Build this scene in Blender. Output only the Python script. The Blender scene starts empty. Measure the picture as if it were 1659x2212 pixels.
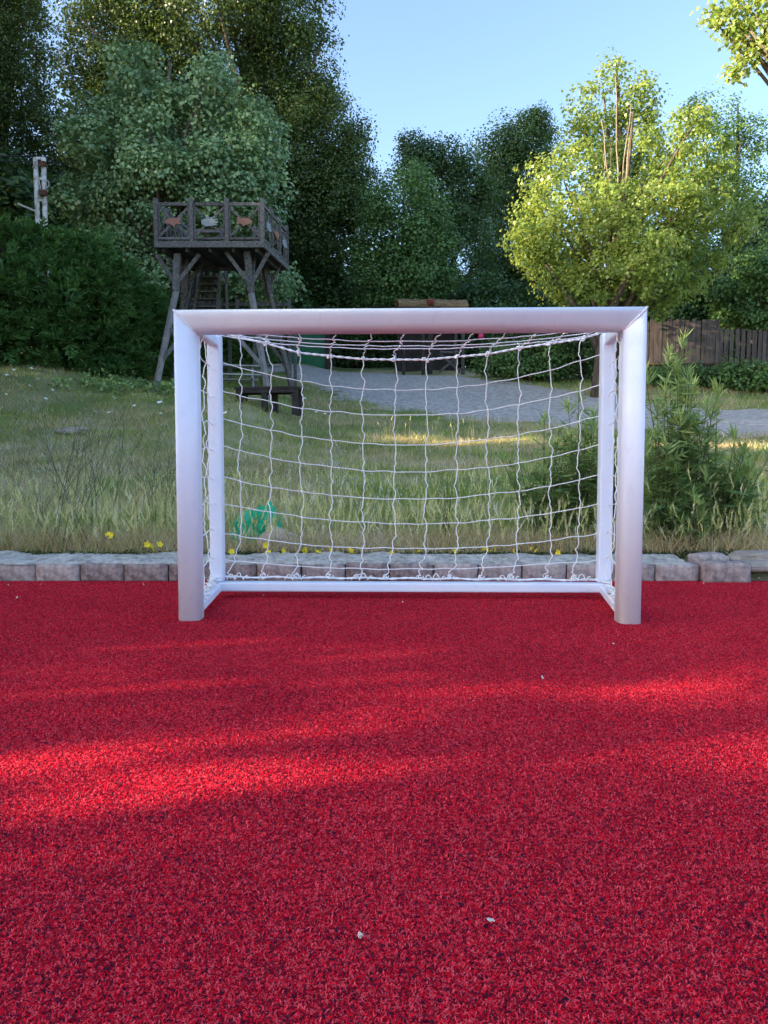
import bpy, bmesh, math, random
import numpy as np
from mathutils import Vector, Matrix, noise as mnoise
R = math.radians
S = bpy.context.scene
COL = S.collection
random.seed(4)

# ---------------------------------------------------------------- camera, sky, sun, exposure
F, CX, CY, CH, PITCH = 1661.0, 829.5, 1106.0, 0.615, R(3.6)
cam_d = bpy.data.cameras.new('camera'); cam = bpy.data.objects.new('camera', cam_d); COL.objects.link(cam)
cam_d.sensor_fit = 'HORIZONTAL'; cam_d.sensor_width = 36.0; cam_d.lens = 36.0 * F / 1659.0
cam_d.clip_start = 0.05; cam_d.clip_end = 900
cam.location = (0, 0, CH); cam.rotation_euler = (R(90) - PITCH, 0, 0)
S.camera = cam

SUN_EL = R(12.5)
SUN_AZ = R(-105)                    # compass angle from +Y towards +X
TO_SUN = Vector((math.sin(SUN_AZ) * math.cos(SUN_EL), math.cos(SUN_AZ) * math.cos(SUN_EL), math.sin(SUN_EL)))
W = bpy.data.worlds.new('World'); S.world = W; W.use_nodes = True
nt = W.node_tree
bg = nt.nodes['Background']
sky = nt.nodes.new('ShaderNodeTexSky'); sky.sky_type = 'NISHITA'; sky.sun_disc = False
sky.sun_elevation = SUN_EL; sky.sun_rotation = SUN_AZ
sky.air_density = 0.72; sky.dust_density = 1.5; sky.ozone_density = 1.3
nt.links.new(sky.outputs[0], bg.inputs[0]); bg.inputs[1].default_value = 0.15
sun_d = bpy.data.lights.new('sun', 'SUN'); sun = bpy.data.objects.new('sun', sun_d); COL.objects.link(sun)
sun_d.energy = 5.0; sun_d.angle = R(0.55); sun_d.color = (1.0, 0.80, 0.55)
sun.rotation_euler = TO_SUN.to_track_quat('Z', 'Y').to_euler()
S.view_settings.view_transform = 'Standard'; S.view_settings.look = 'None'
S.view_settings.exposure = 2.1; S.view_settings.gamma = 1.0
S.cycles.max_bounces = 8; S.cycles.transparent_max_bounces = 8

# ---------------------------------------------------------------- helpers
def ray(px, py):
    a, v = (px - CX) / F, (py - CY) / F
    return Vector((a, math.cos(PITCH) - v * math.sin(PITCH), -math.sin(PITCH) - v * math.cos(PITCH)))
def at(px, py, Y):
    r = ray(px, py); return Vector((0, 0, CH)) + r * (Y / r.y)
def onz(px, py, z=0.0):
    r = ray(px, py); return Vector((0, 0, CH)) + r * ((z - CH) / r.z)
def sstep(a, b, x):
    t = np.clip((np.asarray(x, float) - a) / (b - a), 0, 1); return t * t * (3 - 2 * t)

DC = [-200, 4.0, 4.3, 6, 8, 10, 12, 14, 16, 18, 20, 22, 25, 30, 40, 60, 200]
ZC = [-.03, -.03, .09, .19, .33, .50, .75, 1.0, 1.3, 1.66, 2.1, 2.6, 3.3, 4.25, 5.6, 7.0, 8.0]
ZL = [-.03, -.03, .09, .20, .38, .66, 1.02, 1.45, 1.93, 2.28, 2.46, 2.85, 3.55, 4.5, 5.8, 7.2, 8.0]
def terr(x, y):
    x = np.asarray(x, float); y = np.asarray(y, float)
    c = np.interp(y, DC, ZC); l = np.interp(y, DC, ZL)
    w = 1 - sstep(-3.4, -1.2, x)
    z = c * (1 - w) + l * w
    z = z + (1 - sstep(-9.0, -5.6, x)) * 0.62 * sstep(12, 20, y)
    bump = 0.035 * np.sin(x * 1.7 + y * .9) * np.sin(y * 1.3 - x * .6) + 0.02 * np.sin(x * 4.1 + 1) * np.sin(y * 3.3)
    return z + bump * sstep(4.4, 6.5, y)
def T(x, y): return float(terr(x, y))

def fbm(x, y, s, seed):
    out = 0
    for i, (a, f) in enumerate(((.5, 1), (.3, 2.1), (.2, 4.3))):
        out = out + a * np.sin(x * s * f * 1.3 + seed + 1.7 * np.sin(y * s * f * .9 + seed * 2 + i)) * np.sin(y * s * f * 1.7 + seed * 3 + 1.3 * np.sin(x * s * f * 1.1 + i))
    return out
def tag(o, label=None, cat=None, group=None, kind=None):
    if label: o['label'] = label
    if cat: o['category'] = cat
    if group: o['group'] = group
    if kind: o['kind'] = kind
    return o
def thing(name, label, cat, loc=(0, 0, 0), rz=0, group=None):
    o = bpy.data.objects.new(name, None); COL.objects.link(o); o.empty_display_size = .1
    o.location = loc; o.rotation_euler = (0, 0, rz)
    return tag(o, label, cat, group)
def link(name, me, mat=None, parent=None):
    o = bpy.data.objects.new(name, me); COL.objects.link(o)
    if mat and not me.materials: me.materials.append(mat)
    if parent: o.parent = parent
    return o
def np_mesh(name, V, Q, tint=None, smooth=False):
    """V (n,3), Q (m,k) -> mesh, with an optional per-face float attribute 'tint'"""
    V = np.ascontiguousarray(V, dtype=np.float32); Q = np.ascontiguousarray(Q, dtype=np.int32)
    m, k = Q.shape
    me = bpy.data.meshes.new(name)
    me.vertices.add(len(V)); me.vertices.foreach_set('co', V.ravel())
    me.loops.add(m * k); me.loops.foreach_set('vertex_index', Q.ravel())
    me.polygons.add(m)
    me.polygons.foreach_set('loop_start', np.arange(0, m * k, k, dtype=np.int32))
    if tint is not None:
        a = me.attributes.new('tint', 'FLOAT', 'FACE'); a.data.foreach_set('value', np.asarray(tint, np.float32))
    me.update(calc_edges=True); me.validate()
    if smooth: me.polygons.foreach_set('use_smooth', np.ones(m, bool))
    return me

class MB:
    """collects simple solids; build() links them as one mesh object"""
    def __init__(s): s.v = []; s.f = []
    def add(s, vs, fs):
        n = len(s.v); s.v += [tuple(v) for v in vs]; s.f += [tuple(i + n for i in f) for f in fs]
    def box(s, c, size, M=None):
        x, y, z = [q / 2 for q in size]
        vs = [Vector((i * x, j * y, k * z)) for k in (-1, 1) for j in (-1, 1) for i in (-1, 1)]
        if M: vs = [M @ v for v in vs]
        s.add([Vector(c) + v for v in vs], [(0, 2, 3, 1), (4, 5, 7, 6), (0, 1, 5, 4), (2, 6, 7, 3), (0, 4, 6, 2), (1, 3, 7, 5)])
    def beam(s, p, q, w, h, up=(0, 0, 1)):
        p, q = Vector(p), Vector(q); d = (q - p).normalized(); up = Vector(up)
        if abs(d.dot(up)) > .98: up = Vector((0, 1, 0))
        a = d.cross(up).normalized() * (w / 2); b = a.cross(d).normalized() * (h / 2)
        s.add([e + i * a + j * b for e in (p, q) for i, j in ((-1, -1), (1, -1), (1, 1), (-1, 1))],
              [(3, 2, 1, 0), (4, 5, 6, 7), (0, 1, 5, 4), (1, 2, 6, 5), (2, 3, 7, 6), (3, 0, 4, 7)])
    def tube(s, pts, rad, seg=6, cap=True):
        pts = [Vector(p) for p in pts]; n = len(pts)
        rad = rad if hasattr(rad, '__len__') else [rad] * n
        ref = None; vs = []
        for i, p in enumerate(pts):
            d = (pts[min(i + 1, n - 1)] - pts[max(i - 1, 0)])
            d = d.normalized() if d.length > 1e-9 else Vector((0, 0, 1))
            if ref is None: ref = Vector((0, 0, 1)) if abs(d.z) < .9 else Vector((1, 0, 0))
            a = ref - d * ref.dot(d)
            a = a.normalized() if a.length > 1e-6 else d.orthogonal().normalized()
            ref = a; b = d.cross(a)
            for k in range(seg):
                t = 2 * math.pi * k / seg; vs.append(p + (a * math.cos(t) + b * math.sin(t)) * rad[i])
        fs = [(i * seg + k, i * seg + (k + 1) % seg, (i + 1) * seg + (k + 1) % seg, (i + 1) * seg + k) for i in range(n - 1) for k in range(seg)]
        if cap: fs += [tuple(range(seg - 1, -1, -1)), tuple((n - 1) * seg + k for k in range(seg))]
        s.add(vs, fs)
    def build(s, name, mat, parent=None, smooth=False, bevel=0):
        me = bpy.data.meshes.new(name); me.from_pydata([tuple(v) for v in s.v], [], s.f); me.update()
        if smooth: me.polygons.foreach_set('use_smooth', np.ones(len(me.polygons), bool))
        o = link(name, me, mat, parent)
        if bevel:
            m = o.modifiers.new('bevel', 'BEVEL'); m.width = bevel; m.segments = 2; m.limit_method = 'ANGLE'
        return o

# ---------------------------------------------------------------- materials
def new_mat(name):
    m = bpy.data.materials.new(name); m.use_nodes = True
    return m, m.node_tree.nodes, m.node_tree.links, m.node_tree.nodes['Principled BSDF']
def ramp(N, stops):
    r = N.new('ShaderNodeValToRGB'); e = r.color_ramp.elements
    while len(e) < len(stops): e.new(.5)
    for i, (p, c) in enumerate(stops): e[i].position = p; e[i].color = (*c, 1)
    return r
def surf(name, cols, scale=8, detail=6, rough=.7, spec=.3, bump=.3, bscale=None, stretch=None, coords='Object', coat=0, bdist=.01, rnd=0.0):
    """noise ramp colour + noise bump; rnd shifts the ramp per object"""
    m, N, L, B = new_mat(name)
    tc = N.new('ShaderNodeTexCoord'); src = tc.outputs[coords]
    if stretch:
        mp = N.new('ShaderNodeMapping'); mp.inputs['Scale'].default_value = stretch; L.new(src, mp.inputs[0]); src = mp.outputs[0]
    n = N.new('ShaderNodeTexNoise'); n.inputs['Scale'].default_value = scale; n.inputs['Detail'].default_value = detail; n.inputs['Roughness'].default_value = .65
    L.new(src, n.inputs['Vector'])
    fac = n.outputs['Fac']
    if rnd:
        oi = N.new('ShaderNodeObjectInfo'); ad = N.new('ShaderNodeMath'); ad.operation = 'MULTIPLY_ADD'
        ad.inputs[1].default_value = rnd; L.new(oi.outputs['Random'], ad.inputs[0]); 
        sb = N.new('ShaderNodeMath'); sb.operation = 'SUBTRACT'; sb.inputs[1].default_value = rnd / 2
        L.new(fac, ad.inputs[2]); L.new(ad.outputs[0], sb.inputs[0]); fac = sb.outputs[0]
    k = len(cols); r = ramp(N, [(.3 + .4 * i / max(1, k - 1), c) for i, c in enumerate(cols)])
    L.new(fac, r.inputs[0]); L.new(r.outputs[0], B.inputs['Base Color'])
    B.inputs['Roughness'].default_value = rough; B.inputs['Specular IOR Level'].default_value = spec
    if coat: B.inputs['Coat Weight'].default_value = coat; B.inputs['Coat Roughness'].default_value = .12
    if bump:
        n2 = N.new('ShaderNodeTexNoise'); n2.inputs['Scale'].default_value = bscale or scale * 4; n2.inputs['Detail'].default_value = 5
        L.new(src, n2.inputs['Vector'])
        b = N.new('ShaderNodeBump'); b.inputs['Strength'].default_value = bump; b.inputs['Distance'].default_value = bdist
        L.new(n2.outputs['Fac'], b.inputs['Height']); L.new(b.outputs[0], B.inputs['Normal'])
    return m
def leafy(name, stops, trans=.35, tcol=(.25, .35, .04), rough=.45, spec=.4, clump=.0, cscale=.6):
    """leaf/blade material: colour from the per-face 'tint', mixed with translucency"""
    m, N, L, B = new_mat(name)
    a = N.new('ShaderNodeAttribute'); a.attribute_name = 'tint'
    fac = a.outputs['Fac']
    if clump:
        g = N.new('ShaderNodeNewGeometry'); n = N.new('ShaderNodeTexNoise'); n.inputs['Scale'].default_value = cscale; n.inputs['Detail'].default_value = 3
        L.new(g.outputs['Position'], n.inputs['Vector'])
        s1 = N.new('ShaderNodeMath'); s1.operation = 'MULTIPLY_ADD'; s1.inputs[1].default_value = clump; L.new(n.outputs['Fac'], s1.inputs[0])
        s2 = N.new('ShaderNodeMath'); s2.operation = 'SUBTRACT'; s2.inputs[1].default_value = clump * .5
        L.new(fac, s1.inputs[2]); L.new(s1.outputs[0], s2.inputs[0]); fac = s2.outputs[0]
    r = ramp(N, stops); L.new(fac, r.inputs[0]); L.new(r.outputs[0], B.inputs['Base Color'])
    B.inputs['Roughness'].default_value = rough; B.inputs['Specular IOR Level'].default_value = spec
    if trans:
        t = N.new('ShaderNodeBsdfTranslucent')
        mx = N.new('ShaderNodeMixRGB'); mx.blend_type = 'MIX'; mx.inputs[0].default_value = .55
        mx.inputs[2].default_value = (*tcol, 1); L.new(r.outputs[0], mx.inputs[1]); L.new(mx.outputs[0], t.inputs[0])
        ms = N.new('ShaderNodeMixShader'); ms.inputs[0].default_value = trans
        L.new(B.outputs[0], ms.inputs[1]); L.new(t.outputs[0], ms.inputs[2])
        L.new(ms.outputs[0], N['Material Output'].inputs[0])
    return m

M = {}
M['paint'] = surf('white_paint', [(.73, .80, .96), (.80, .86, .98)], 5, 4, .38, .4, .06, 90, coat=.1, bdist=.002)
def scuff(m):
    N, L = m.node_tree.nodes, m.node_tree.links; B = N['Principled BSDF']; src = B.inputs['Base Color'].links[0].from_socket
    tc = N.new('ShaderNodeTexCoord'); mp = N.new('ShaderNodeMapping'); mp.inputs['Scale'].default_value = (9, 9, 5); mp.inputs['Rotation'].default_value = (.3, .5, .2); L.new(tc.outputs['Object'], mp.inputs[0])
    n = N.new('ShaderNodeTexNoise'); n.inputs['Scale'].default_value = 2.2; n.inputs['Detail'].default_value = 9; n.inputs['Roughness'].default_value = .72; L.new(mp.outputs[0], n.inputs['Vector'])
    r_ = ramp(N, [(.56, (0, 0, 0)), (.74, (.22, .22, .22))]); L.new(n.outputs['Fac'], r_.inputs[0])
    mx = N.new('ShaderNodeMixRGB'); mx.inputs[2].default_value = (.46, .45, .48, 1); L.new(r_.outputs[0], mx.inputs[0]); L.new(src, mx.inputs[1]); L.new(mx.outputs[0], B.inputs['Base Color'])
scuff(M['paint'])
M['weld'] = surf('weld_bead', [(.62, .61, .64), (.78, .78, .8)], 60, 4, .4, .5, .5, 150, bdist=.002)
M['cord'] = surf('net_cord', [(.86, .87, .88), (.93, .93, .93)], 60, 3, .8, .2, .6, 500, bdist=.001)
M['brick'] = surf('kerb_brick', [(.16, .12, .115), (.35, .285, .27), (.55, .48, .45)], 26, 12, .9, .2, 1.0, 150, rnd=.2, bdist=.004)
M['mortar'] = surf('mortar', [(.20, .18, .155), (.46, .43, .38), (.62, .585, .52)], 22, 10, .95, .1, 1.0, 60, bdist=.012)
M['stone'] = surf('stone', [(.25, .22, .19), (.42, .36, .31)], 9, 8, .9, .2, .8, 40)
M['beige_stone'] = surf('beige_stone', [(.46, .36, .29), (.64, .53, .44)], 7, 8, .9, .2, .6, 40)
M['wood'] = surf('weathered_wood', [(.032, .030, .031), (.105, .10, .10), (.20, .19, .188)], 5, 10, .85, .2, .6, 12, stretch=(4, 4, 4), rnd=.12)
M['wood_pale'] = surf('pale_weathered_wood', [(.15, .145, .15), (.27, .26, .265)], 5, 8, .85, .2, .5, 14, rnd=.1)
M['wood_dark'] = surf('dark_wood', [(.022, .019, .018), (.06, .052, .048)], 5, 8, .8, .25, .5, 14)
M['carve_red'] = surf('faded_red_carving', [(.22, .11, .085), (.32, .17, .13)], 8, 5, .8, .2, .3)
M['carve_grey'] = surf('faded_grey_carving', [(.20, .23, .25), (.30, .33, .35)], 8, 5, .8, .2, .3)
M['white_wood'] = surf('peeling_white_wood', [(.20, .22, .21), (.42, .45, .43)], 8, 7, .8, .2, .4)
M['pole'] = surf('rusty_white_pole', [(.20, .10, .06), (.62, .60, .56), (.72, .70, .66)], 6, 8, .6, .4, .4, 30)
M['rust'] = surf('rusty_pipe', [(.07, .03, .022), (.14, .06, .04)], 12, 6, .8, .3, .5)
M['black'] = surf('black_cable', [(.012, .012, .014), (.02, .02, .022)], 5, 3, .6, .3, 0)
M['cable'] = surf('pale_cable', [(.4, .4, .4), (.5, .5, .48)], 5, 3, .6, .3, 0)
M['bark'] = surf('bark', [(.035, .028, .022), (.10, .08, .062), (.16, .13, .10)], 7, 8, .95, .1, 1.0, 16, stretch=(1, 1, .25), bdist=.03)
M['bark_pale'] = surf('pale_bark', [(.12, .10, .075), (.27, .23, .17)], 7, 8, .9, .1, .6, 16, stretch=(1, 1, .3), bdist=.02)
M['fence'] = surf('fence_board', [(.045, .038, .037), (.11, .092, .087), (.165, .14, .135)], 3.2, 8, .9, .15, .6, 10, stretch=(3, 3, .35))
M['green_panel'] = surf('green_sheet_metal', [(.004, .12, .055), (.008, .17, .08)], 3, 5, .5, .4, .2)
M['thatch'] = surf('straw_thatch', [(.10, .06, .035), (.26, .18, .10), (.36, .26, .15)], 6, 8, .95, .1, 1.0, 24, stretch=(.6, 3, 3), bdist=.04)
M['red_ball'] = surf('brown_red_ball', [(.13, .025, .02), (.26, .055, .04)], 14, 5, .6, .3, .5)
M['pink'] = surf('pink_plastic', [(.55, .02, .12), (.65, .04, .17)], 5, 3, .4, .4, 0)
M['chip'] = surf('pale_chip', [(.55, .5, .45), (.8, .75, .7)], 60, 4, .8, .2, .4)
M['petal_y'] = surf('yellow_petal', [(.75, .55, .02), (.85, .68, .04)], 90, 3, .6, .2, 0)
M['petal_w'] = surf('white_petal', [(.72, .75, .70), (.82, .84, .80)], 90, 3, .7, .2, 0)
M['road'] = surf('gravel_road', [(.22, .20, .185), (.40, .37, .345), (.56, .52, .48)], 8, 12, .95, .1, .6, 30, bdist=.02)

def bag_mat():
    m, N, L, B = new_mat('green_plastic_film')
    B.inputs['Base Color'].default_value = (.02, .58, .36, 1); B.inputs['Roughness'].default_value = .35
    t = N.new('ShaderNodeBsdfTranslucent'); t.inputs[0].default_value = (.02, .75, .48, 1)
    tp = N.new('ShaderNodeBsdfTransparent'); tp.inputs[0].default_value = (.55, .95, .8, 1)
    a = N.new('ShaderNodeMixShader'); a.inputs[0].default_value = .5; L.new(B.outputs[0], a.inputs[1]); L.new(t.outputs[0], a.inputs[2])
    n = N.new('ShaderNodeTexNoise'); n.inputs['Scale'].default_value = 22; r = ramp(N, [(.42, (.05,) * 3), (.66, (.25,) * 3)]); L.new(n.outputs['Fac'], r.inputs[0])
    b = N.new('ShaderNodeMixShader'); L.new(r.outputs[0], b.inputs[0]); L.new(a.outputs[0], b.inputs[1]); L.new(tp.outputs[0], b.inputs[2])
    L.new(b.outputs[0], N['Material Output'].inputs[0]); return m
M['bag'] = bag_mat()

M['aspen'] = leafy('poplar_leaf', [(.0, (0.085, 0.145, 0.076)), (.45, (0.196, 0.316, 0.151)), (.8, (0.307, 0.453, 0.202)), (.97, (0.444, 0.564, 0.269)), (1, (0.683, 0.376, 0.202))], .3, (.20, .36, .10), .34, .6)
M['gold'] = leafy('young_poplar_leaf', [(.0, (0.095, 0.166, 0.040)), (.45, (0.188, 0.283, 0.059)), (.8, (0.282, 0.368, 0.080)), (.96, (0.376, 0.384, 0.099)), (1, (0.563, 0.233, 0.099))], .5, (.46, .52, .10), .4, .5)
M['oak'] = leafy('oak_leaf', [(.0, (0.037, 0.065, 0.023)), (.5, (0.066, 0.118, 0.033)), (1, (0.127, 0.186, 0.047))], .3, (.22, .28, .03), .42, .45)
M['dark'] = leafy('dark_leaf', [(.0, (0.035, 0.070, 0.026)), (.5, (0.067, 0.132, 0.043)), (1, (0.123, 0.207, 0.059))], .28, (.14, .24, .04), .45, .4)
M['mid'] = leafy('mid_green_leaf', [(.0, (0.064, 0.125, 0.041)), (.5, (0.108, 0.212, 0.064)), (1, (0.181, 0.302, 0.080))], .3, (.16, .28, .05), .45, .4)
M['conifer'] = leafy('conifer_spray', [(.0, (0.045, 0.098, 0.037)), (.5, (0.088, 0.197, 0.057)), (1, (0.178, 0.348, 0.095))], .2, (.10, .22, .03), .55, .3)
M['weed'] = leafy('weed_leaf', [(.0, (0.115, 0.199, 0.076)), (.5, (0.248, 0.375, 0.126)), (1, (0.465, 0.564, 0.188))], .3, (.20, .30, .06), .5, .35)
M['grass'] = leafy('grass_blade', [(.0, (0.096, 0.155, 0.028)), (.35, (0.191, 0.298, 0.048)), (.7, (0.338, 0.439, 0.079)), (1, (0.612, 0.596, 0.147))], .3, (.24, .30, .06), .6, .25)
M['dry'] = leafy('dry_blade', [(.0, (0.308, 0.193, 0.096)), (.4, (0.591, 0.421, 0.216)), (.75, (0.800, 0.684, 0.367)), (1, (0.800, 0.800, 0.711))], .3, (.5, .42, .22), .7, .2)
M['barley'] = leafy('barley', [(.0, (0.230, 0.307, 0.103)), (.4, (0.504, 0.531, 0.203)), (.75, (0.800, 0.737, 0.366)), (1, (0.800, 0.800, 0.609))], .3, (.5, .45, .2), .7, .2)
M['oat'] = leafy('oat_spikelet', [(.0, (.45, .45, .36)), (1, (.75, .76, .68))], .3, (.6, .6, .45), .6, .3)
M['cover'] = leafy('ground_cover_leaf', [(.0, (.016, .034, .012)), (.5, (.035, .065, .018)), (1, (.07, .11, .03))], .2, (.12, .2, .03), .5, .3)
M['stem'] = surf('dark_stem', [(.085, .10, .06), (.15, .165, .10)], 20, 4, .8, .2, 0)
M['weed_stem'] = surf('green_stem', [(.06, .08, .03), (.14, .14, .07)], 20, 4, .7, .2, 0)

# ---------------------------------------------------------------- the ground, the road, the turf
def ground_mat():
    m, N, L, B = new_mat('meadow_soil')
    g = N.new('ShaderNodeNewGeometry')
    n1 = N.new('ShaderNodeTexNoise'); n1.inputs['Scale'].default_value = .55; n1.inputs['Detail'].default_value = 6
    n2 = N.new('ShaderNodeTexNoise'); n2.inputs['Scale'].default_value = 14; n2.inputs['Detail'].default_value = 10; n2.inputs['Roughness'].default_value = .75
    for n in (n1, n2): L.new(g.outputs['Position'], n.inputs['Vector'])
    ad = N.new('ShaderNodeMath'); ad.operation = 'MULTIPLY_ADD'; ad.inputs[1].default_value = .9; L.new(n1.outputs['Fac'], ad.inputs[0])
    hf = N.new('ShaderNodeMath'); hf.operation = 'MULTIPLY'; hf.inputs[1].default_value = .35; L.new(n2.outputs['Fac'], hf.inputs[0]); L.new(hf.outputs[0], ad.inputs[2])
    r = ramp(N, [(.40, (.11, .175, .055)), (.54, (.19, .24, .09)), (.67, (.36, .33, .17)), (.84, (.54, .46, .30))])
    L.new(ad.outputs[0], r.inputs[0]); L.new(r.outputs[0], B.inputs['Base Color']); B.inputs['Roughness'].default_value = 1; B.inputs['Specular IOR Level'].default_value = .1
    b = N.new('ShaderNodeBump'); b.inputs['Strength'].default_value = 1; b.inputs['Distance'].default_value = .06
    L.new(n2.outputs['Fac'], b.inputs['Height']); L.new(b.outputs[0], B.inputs['Normal']); return m
ys = np.concatenate([np.linspace(-150, 0, 16), np.linspace(1, 4.0, 4), np.linspace(4.05, 4.4, 5), np.linspace(4.6, 12, 50), np.linspace(12.3, 34, 60), np.linspace(36, 250, 30)])
xs = np.concatenate([np.linspace(-220, -22, 14), np.linspace(-20, 20, 134), np.linspace(22, 220, 14)])
gx, gy = np.meshgrid(xs, ys); gz = terr(gx, gy)
nx, ny = len(xs), len(ys); ii = (np.arange(ny - 1)[:, None] * nx + np.arange(nx - 1)[None]).ravel()
me = np_mesh('meadow_ground', np.stack([gx, gy, gz], -1).reshape(-1, 3), np.stack([ii, ii + 1, ii + nx + 1, ii + nx], 1), smooth=True)
tag(link('meadow_ground', me, ground_mat()), kind='structure')

# road: a strip running from the right foreground up and away to the left, 3 cm above the soil
RC = [(30, 14.6, 2.6), (18, 15.2, 2.5), (11, 16.2, 2.3), (7, 17.4, 2.35), (4.2, 19.3, 2.7), (2.4, 21.6, 3.2), (.6, 24.0, 2.9), (-1.6, 26.0, 2.0), (-4.0, 27.2, 1.6), (-7, 28, 1.6)]
def road_pts():
    P = np.array(RC); t = np.linspace(0, len(P) - 1, 90); k = np.arange(len(P))
    return np.stack([np.interp(t, k, P[:, i]) for i in range(3)], 1)
RP = road_pts()
for _ in range(3): RP[1:-1] = (RP[:-2] + 2 * RP[1:-1] + RP[2:]) / 4
def on_road(x, y):
    x = np.asarray(x); y = np.asarray(y)
    d = np.full(x.shape, 9.0)
    for px, py, w in RP[::2]: d = np.minimum(d, np.hypot(x - px, (y - py)) / w)
    return d
V = []; NC = 15
for i, (px, py, w) in enumerate(RP):
    a = RP[min(i + 1, len(RP) - 1)] - RP[max(i - 1, 0)]; nn = np.array([-a[1], a[0]]) / np.hypot(a[0], a[1])
    for k in range(NC):
        e = (k / (NC - 1) * 2 - 1); wj = w * (1 + (.10 * math.sin(i * .9 + 2 * e) + .07 * math.sin(i * 2.3)) * (abs(e) > .95))
        x, y = px + nn[0] * e * wj, py + nn[1] * e * wj
        V.append((x, y, T(x, y) + .035 - .03 * (abs(e) > .95)))
ii = (np.arange(len(RP) - 1)[:, None] * NC + np.arange(NC - 1)[None]).ravel()
tag(link('road', np_mesh('road', np.array(V), np.stack([ii, ii + NC, ii + NC + 1, ii + 1], 1), smooth=True), M['road']), kind='structure')

# turf
KERB_Y = 3.99
mb = MB(); mb.box((0, (-8 + KERB_Y + .03) / 2, -.02), (26, KERB_Y + .03 + 8, .04))
def turf_mats():
    m, N, L, B = new_mat('turf_backing'); B.inputs['Base Color'].default_value = (.05, .004, .010, 1); B.inputs['Roughness'].default_value = 1
    n = N.new('ShaderNodeTexNoise'); n.inputs['Scale'].default_value = 160; n.inputs['Detail'].default_value = 3
    tc = N.new('ShaderNodeTexCoord'); L.new(tc.outputs['Object'], n.inputs['Vector'])
    r = ramp(N, [(.34, (.02, .008, .022)), (.48, (.20, .004, .018)), (.62, (.5, .006, .03))]); L.new(n.outputs['Fac'], r.inputs[0]); L.new(r.outputs[0], B.inputs['Base Color'])
    m2, N, L, B = new_mat('turf_yarn')
    a = N.new('ShaderNodeAttribute'); a.attribute_name = 'tint'
    g = N.new('ShaderNodeNewGeometry')
    n1 = N.new('ShaderNodeTexNoise'); n1.inputs['Scale'].default_value = 135; n1.inputs['Detail'].default_value = 2; L.new(g.outputs['Position'], n1.inputs['Vector'])
    n2 = N.new('ShaderNodeTexNoise'); n2.inputs['Scale'].default_value = 1.6; n2.inputs['Detail'].default_value = 4; L.new(g.outputs['Position'], n2.inputs['Vector'])
    s1 = N.new('ShaderNodeMath'); s1.operation = 'MULTIPLY_ADD'; s1.inputs[1].default_value = .85; L.new(n1.outputs['Fac'], s1.inputs[0])
    s0 = N.new('ShaderNodeMath'); s0.operation = 'MULTIPLY'; s0.inputs[1].default_value = .55; L.new(a.outputs['Fac'], s0.inputs[0]); L.new(s0.outputs[0], s1.inputs[2])
    s2 = N.new('ShaderNodeMath'); s2.operation = 'MULTIPLY_ADD'; s2.inputs[1].default_value = .14; L.new(n2.outputs['Fac'], s2.inputs[0]); L.new(s1.outputs[0], s2.inputs[2])
    r = ramp(N, [(.48, (.020, .018, .050)), (.565, (.12, .010, .036)), (.63, (.72, .005, .028)), (.82, (.97, .010, .042)), (1., (1., .13, .17))])
    L.new(s2.outputs[0], r.inputs[0]); L.new(r.outputs[0], B.inputs['Base Color']); B.inputs['Roughness'].default_value = .8; B.inputs['Specular IOR Level'].default_value = .08
    t = N.new('ShaderNodeBsdfTranslucent'); L.new(r.outputs[0], t.inputs[0]); ms = N.new('ShaderNodeMixShader'); ms.inputs[0].default_value = .3
    L.new(B.outputs[0], ms.inputs[1]); L.new(t.outputs[0], ms.inputs[2]); L.new(ms.outputs[0], N['Material Output'].inputs[0])
    return m, m2
tb, ty = turf_mats()
tag(mb.build('turf_ground', tb), kind='structure')
def turf_tile():
    rng = np.random.default_rng(7); n = 9500; ts = .2
    p = rng.uniform(-ts / 2, ts / 2, (n, 2)); az = rng.uniform(0, 6.283, n); L_ = rng.uniform(.0035, .0068, n); curl = rng.uniform(.4, 2.4, n) * rng.choice([-1, 1], n)
    w = rng.uniform(.0006, .0012, n); k = 4
    base = np.stack([p[:, 0], p[:, 1], np.zeros(n)], 1); cur = base.copy(); el = rng.uniform(.35, 1.35, n); rows = []
    for j in range(k):
        side = np.stack([-np.sin(az), np.cos(az), np.zeros(n)], 1) * (w * (1 - .15 * j))[:, None]
        rows += [cur - side, cur + side]
        d = np.stack([np.cos(az) * np.cos(el), np.sin(az) * np.cos(el), np.sin(el)], 1)
        cur = cur + d * (L_ / (k - 1))[:, None]; el = el - np.abs(curl) * .45; az = az + curl * .55
        cur[:, 2] = np.maximum(cur[:, 2], .0015)
    V = np.stack(rows, 1).reshape(-1, 3); b = np.arange(n) * 2 * k
    Q = np.concatenate([np.stack([b + 2 * j, b + 2 * j + 1, b + 2 * j + 3, b + 2 * j + 2], 1) for j in range(k - 1)])
    return np_mesh('turf_pile', V, Q, np.tile(rng.random(n), k - 1))
tile = link('turf_pile', turf_tile(), ty); tag(tile, kind='stuff')
ng = bpy.data.node_groups.new('tile_turf', 'GeometryNodeTree')
ng.interface.new_socket('Geometry', in_out='INPUT', socket_type='NodeSocketGeometry'); ng.interface.new_socket('Geometry', in_out='OUTPUT', socket_type='NodeSocketGeometry')
gi, go = ng.nodes.new('NodeGroupInput'), ng.nodes.new('NodeGroupOutput')
NXT, NYT = 61, 21
gr = ng.nodes.new('GeometryNodeMeshGrid'); gr.inputs['Size X'].default_value = .195 * (NXT - 1); gr.inputs['Size Y'].default_value = .195 * (NYT - 1)
gr.inputs['Vertices X'].default_value = NXT; gr.inputs['Vertices Y'].default_value = NYT
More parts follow.
